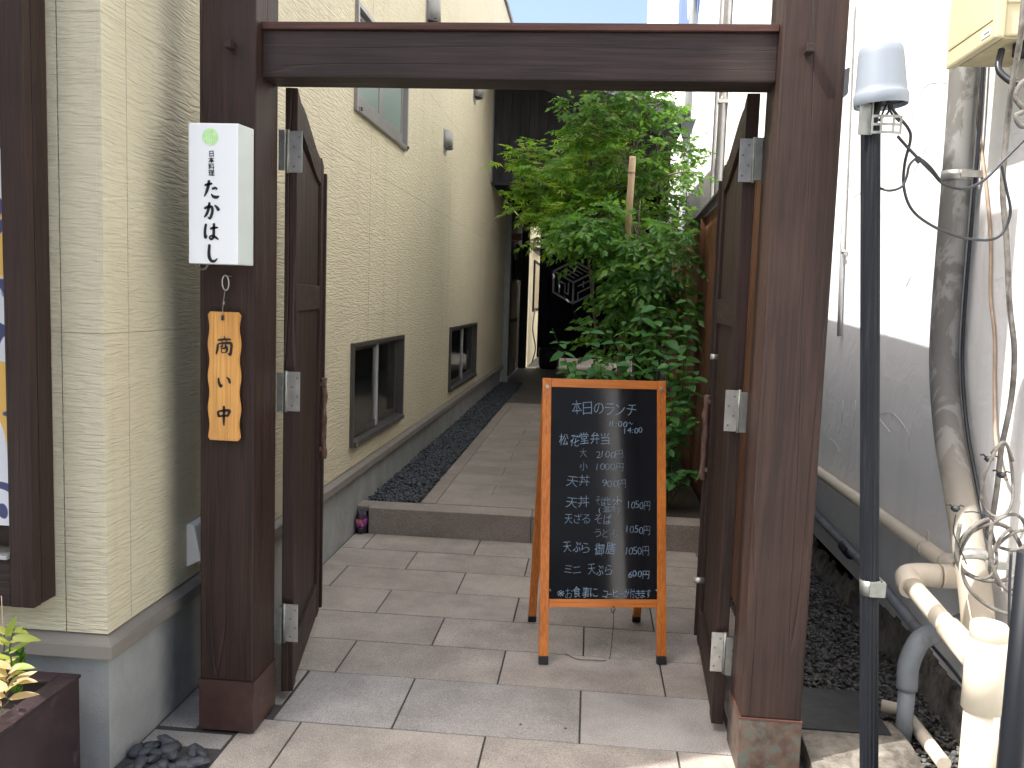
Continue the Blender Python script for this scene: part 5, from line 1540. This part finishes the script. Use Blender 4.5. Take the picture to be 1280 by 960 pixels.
def shrub(name, label, base, stems, size, seed, me, nleaf=8, cat="shrub", start=.25, stem_r=.004, mst=None):
    r = random.Random(seed)
    t = thing(name, label, cat, base, 0, 'leafy shrubs behind the menu board')
    cnt = 0
    for (tip, bow) in stems:
        tip = Vector(tip); bs = Vector(base) + Vector((r.uniform(-.08, .08), r.uniform(-.08, .08), 0))
        mid = bs.lerp(tip, .55) + Vector((bow, 0, .10))
        pts = smoothline([bs, mid, tip], 8)
        b = bmesh.new(); tube(b, pts, [stem_r * (1 - .6 * i / (len(pts) - 1)) for i in range(len(pts))], 5); obj("stem", b, mst or M_stem, t)
        for j in range(nleaf):
            s = start + (1 - start) * (j + .5) / nleaf
            k = s * (len(pts) - 1); i = min(len(pts) - 2, int(k)); pos = pts[i].lerp(pts[i + 1], k - i)
            a = (PI / 2) * j + r.uniform(-.5, .5)
            for sgn in (0, PI):
                if j == nleaf - 1 and sgn: continue
                dd = Vector((math.cos(a + sgn), math.sin(a + sgn), r.uniform(-.45, .25)))
                up_ = Vector((0, -.35, 1)) + rvec(r) * .35
                place_leaf(me, t, pos, dd, up_, size * r.uniform(.65, 1.15) * (1.0 - .25 * (j == nleaf - 1)))
                cnt += 1
    return t
shrub("broadleaf_shrub", "broadleaf shrub with large pale veined leaves leaning left over the path edge", (.26, 6.3, .16),
  [((-0.209, 6.000, 1.232), -.05), ((-0.023, 6.000, 1.403), -.04), ((-0.118, 5.900, 1.076), -.08), ((0.144, 6.000, 1.327), 0), ((0.283, 5.900, 1.173), 0), ((0.069, 5.800, 1.117), -.02), ((-0.113, 5.850, 0.999), -.06), ((-0.272, 6.100, 1.309), -.04), ((0.012, 5.800, 1.222), 0), ((0.226, 6.100, 1.410), .02)],
  .105, 31, ME_shrub, 8)
shrub("broadleaf_shrub", "taller broadleaf shrub with large heart shaped leaves against the brown fence", (.56, 6.2, .16),
  [((0.563, 6.200, 1.449), 0), ((0.665, 6.000, 1.400), .02), ((0.450, 6.300, 1.614), 0), ((0.336, 6.200, 1.525), -.03), ((0.628, 5.900, 1.187), .02), ((0.514, 5.800, 1.188), 0), ((0.701, 5.800, 1.089), .02), ((0.395, 5.900, 1.285), 0), ((0.683, 6.400, 1.681), .02)],
  .115, 32, ME_shrub, 8)
shrub("low_shrub", "low leafy shrub showing between the menu board and the right gate leaf", (.50, 5.75, .16),
  [((0.649, 5.700, 0.886), 0), ((0.544, 5.700, 0.934), 0), ((0.716, 5.700, 0.784), .02), ((0.600, 5.650, 0.733), 0), ((0.542, 5.600, 0.581), -.03), ((0.634, 5.550, 0.386), 0), ((0.723, 5.550, 0.417), .02), ((0.565, 5.500, 0.341), -.02), ((0.697, 5.800, 0.983), 0)],
  .085, 33, ME_shrub, 7)
# bamboo stake
bs_ = thing("bamboo_stake", "dry bamboo stake tied upright among the leaves of the evergreen", "stake", (.36, 7.1, .16))
b = bmesh.new(); tube(b, [(0.251, 7.35, .16), (0.251, 6.750, 2.172), (0.255, 6.600, 2.577)], [.027, .026, .025], 14)
obj("cane", b, M_bamboo, bs_)
for py_ in (215,):
    b = bmesh.new(); lathe(b, [(.0245, -.006), (.0285, 0), (.0245, .006)], (0.253, 6.630, 2.471), Vector((.02, 0, 1)), 18); obj("cane_node", b, M_bamboo, bs_)

# planter plants
pp = thing("planter_plant", "sunlit lime green plant with some dry tan leaves in the planter box", "plant", (-1.66, 2.1, .24))
r = random.Random(44)
def stem(pts, me, n, size, par=pp, up=Vector((0, -.4, 1))):
    P = smoothline(pts, 8); b = bmesh.new(); tube(b, P, .0022, 5); obj("stem", b, M_stem, par)
    for j in range(n):
        k = (len(P) - 1) * (.3 + .7 * (j + .5) / n); i = min(len(P) - 2, int(k)); pos = P[i]
        sd_ = 1 if j % 2 else -1
        dd = Vector((.8 * sd_, r.uniform(-.4, .2), r.uniform(.2, .9)))
        place_leaf(me, par, pos, dd, up + rvec(r) * .5, size * r.uniform(.7, 1.1))
stem([(-1.66, 2.08, .24), (-1.499, 2.080, 0.454), (-1.488, 2.080, 0.543), (-1.474, 2.080, 0.598)], ME_narrow, 8, .075)
stem([(-1.68, 2.10, .24), (-1.528, 2.100, 0.421), (-1.521, 2.100, 0.499), (-1.515, 2.100, 0.577)], ME_narrow, 8, .07)
stem([(-1.67, 2.05, .24), (-1.478, 2.040, 0.431), (-1.471, 2.040, 0.474), (-1.452, 2.040, 0.508)], ME_dry, 7, .08)
stem([(-1.70, 2.0, .24), (-1.457, 2.000, 0.419), (-1.443, 2.000, 0.452), (-1.416, 2.000, 0.496)], ME_dry, 6, .08)
place_leaf(ME_narrow, pp, Vector((-1.465, 2.060, 0.579)), Vector((1, 0, .05)), Vector((0, -.7, .7)), .075)
place_leaf(ME_narrow, pp, Vector((-1.482, 2.060, 0.584)), Vector((.45, 0, .9)), Vector((.3, -.9, .1)), .06)
fo = Foliage()
for k in range(70):
    s = k / 70; p = Vector((-1.500, 2.120, 0.391)).lerp(Vector((-1.485, 2.120, 0.515)), s) + rvec(r) * .004
    fo.leaf('small', p, Vector((r.uniform(-.7, .7), r.uniform(-.5, .5), 1)), rvec(r), .028, r.random())
fo.build("sprig", M_ever, pp)
b = bmesh.new(); tube(b, [(-1.522, 2.100, 0.675), (-1.520, 2.100, 0.576), (-1.519, 2.100, 0.422)], .0012, 5); obj("stem", b, M_bcable, pp)
fo = Foliage()
for k in range(260):
    p = Vector((r.uniform(-1.95, X1 - .06), r.uniform(1.85, 2.3), .24 + r.uniform(0, .03)))
    fo.leaf('small', p, rvec(r), Vector((0, 0, 1)) + rvec(r) * .5, r.uniform(.015, .035), r.random())
fo.build("low_greenery", M_mid, pp, 'stuff')

# ---------------------------------------------------------------- across the street, behind the camera (seen only in reflections)
M_far = plain("taupe render", (0.26, 0.25, 0.235), 0.85)
st = thing("street_shop", "taupe rendered shop front across the street facing the gate", "building", (0, -15, 0))
obj("wall", bbox(-14, 14, -16, -15, 0, 8.0), M_far, st)
for x in (-8, -1.5, 5):
    obj("shop_window", bbox(x, x + 3.6, -14.99, -14.96, .6, 2.6), M_glassd, st)
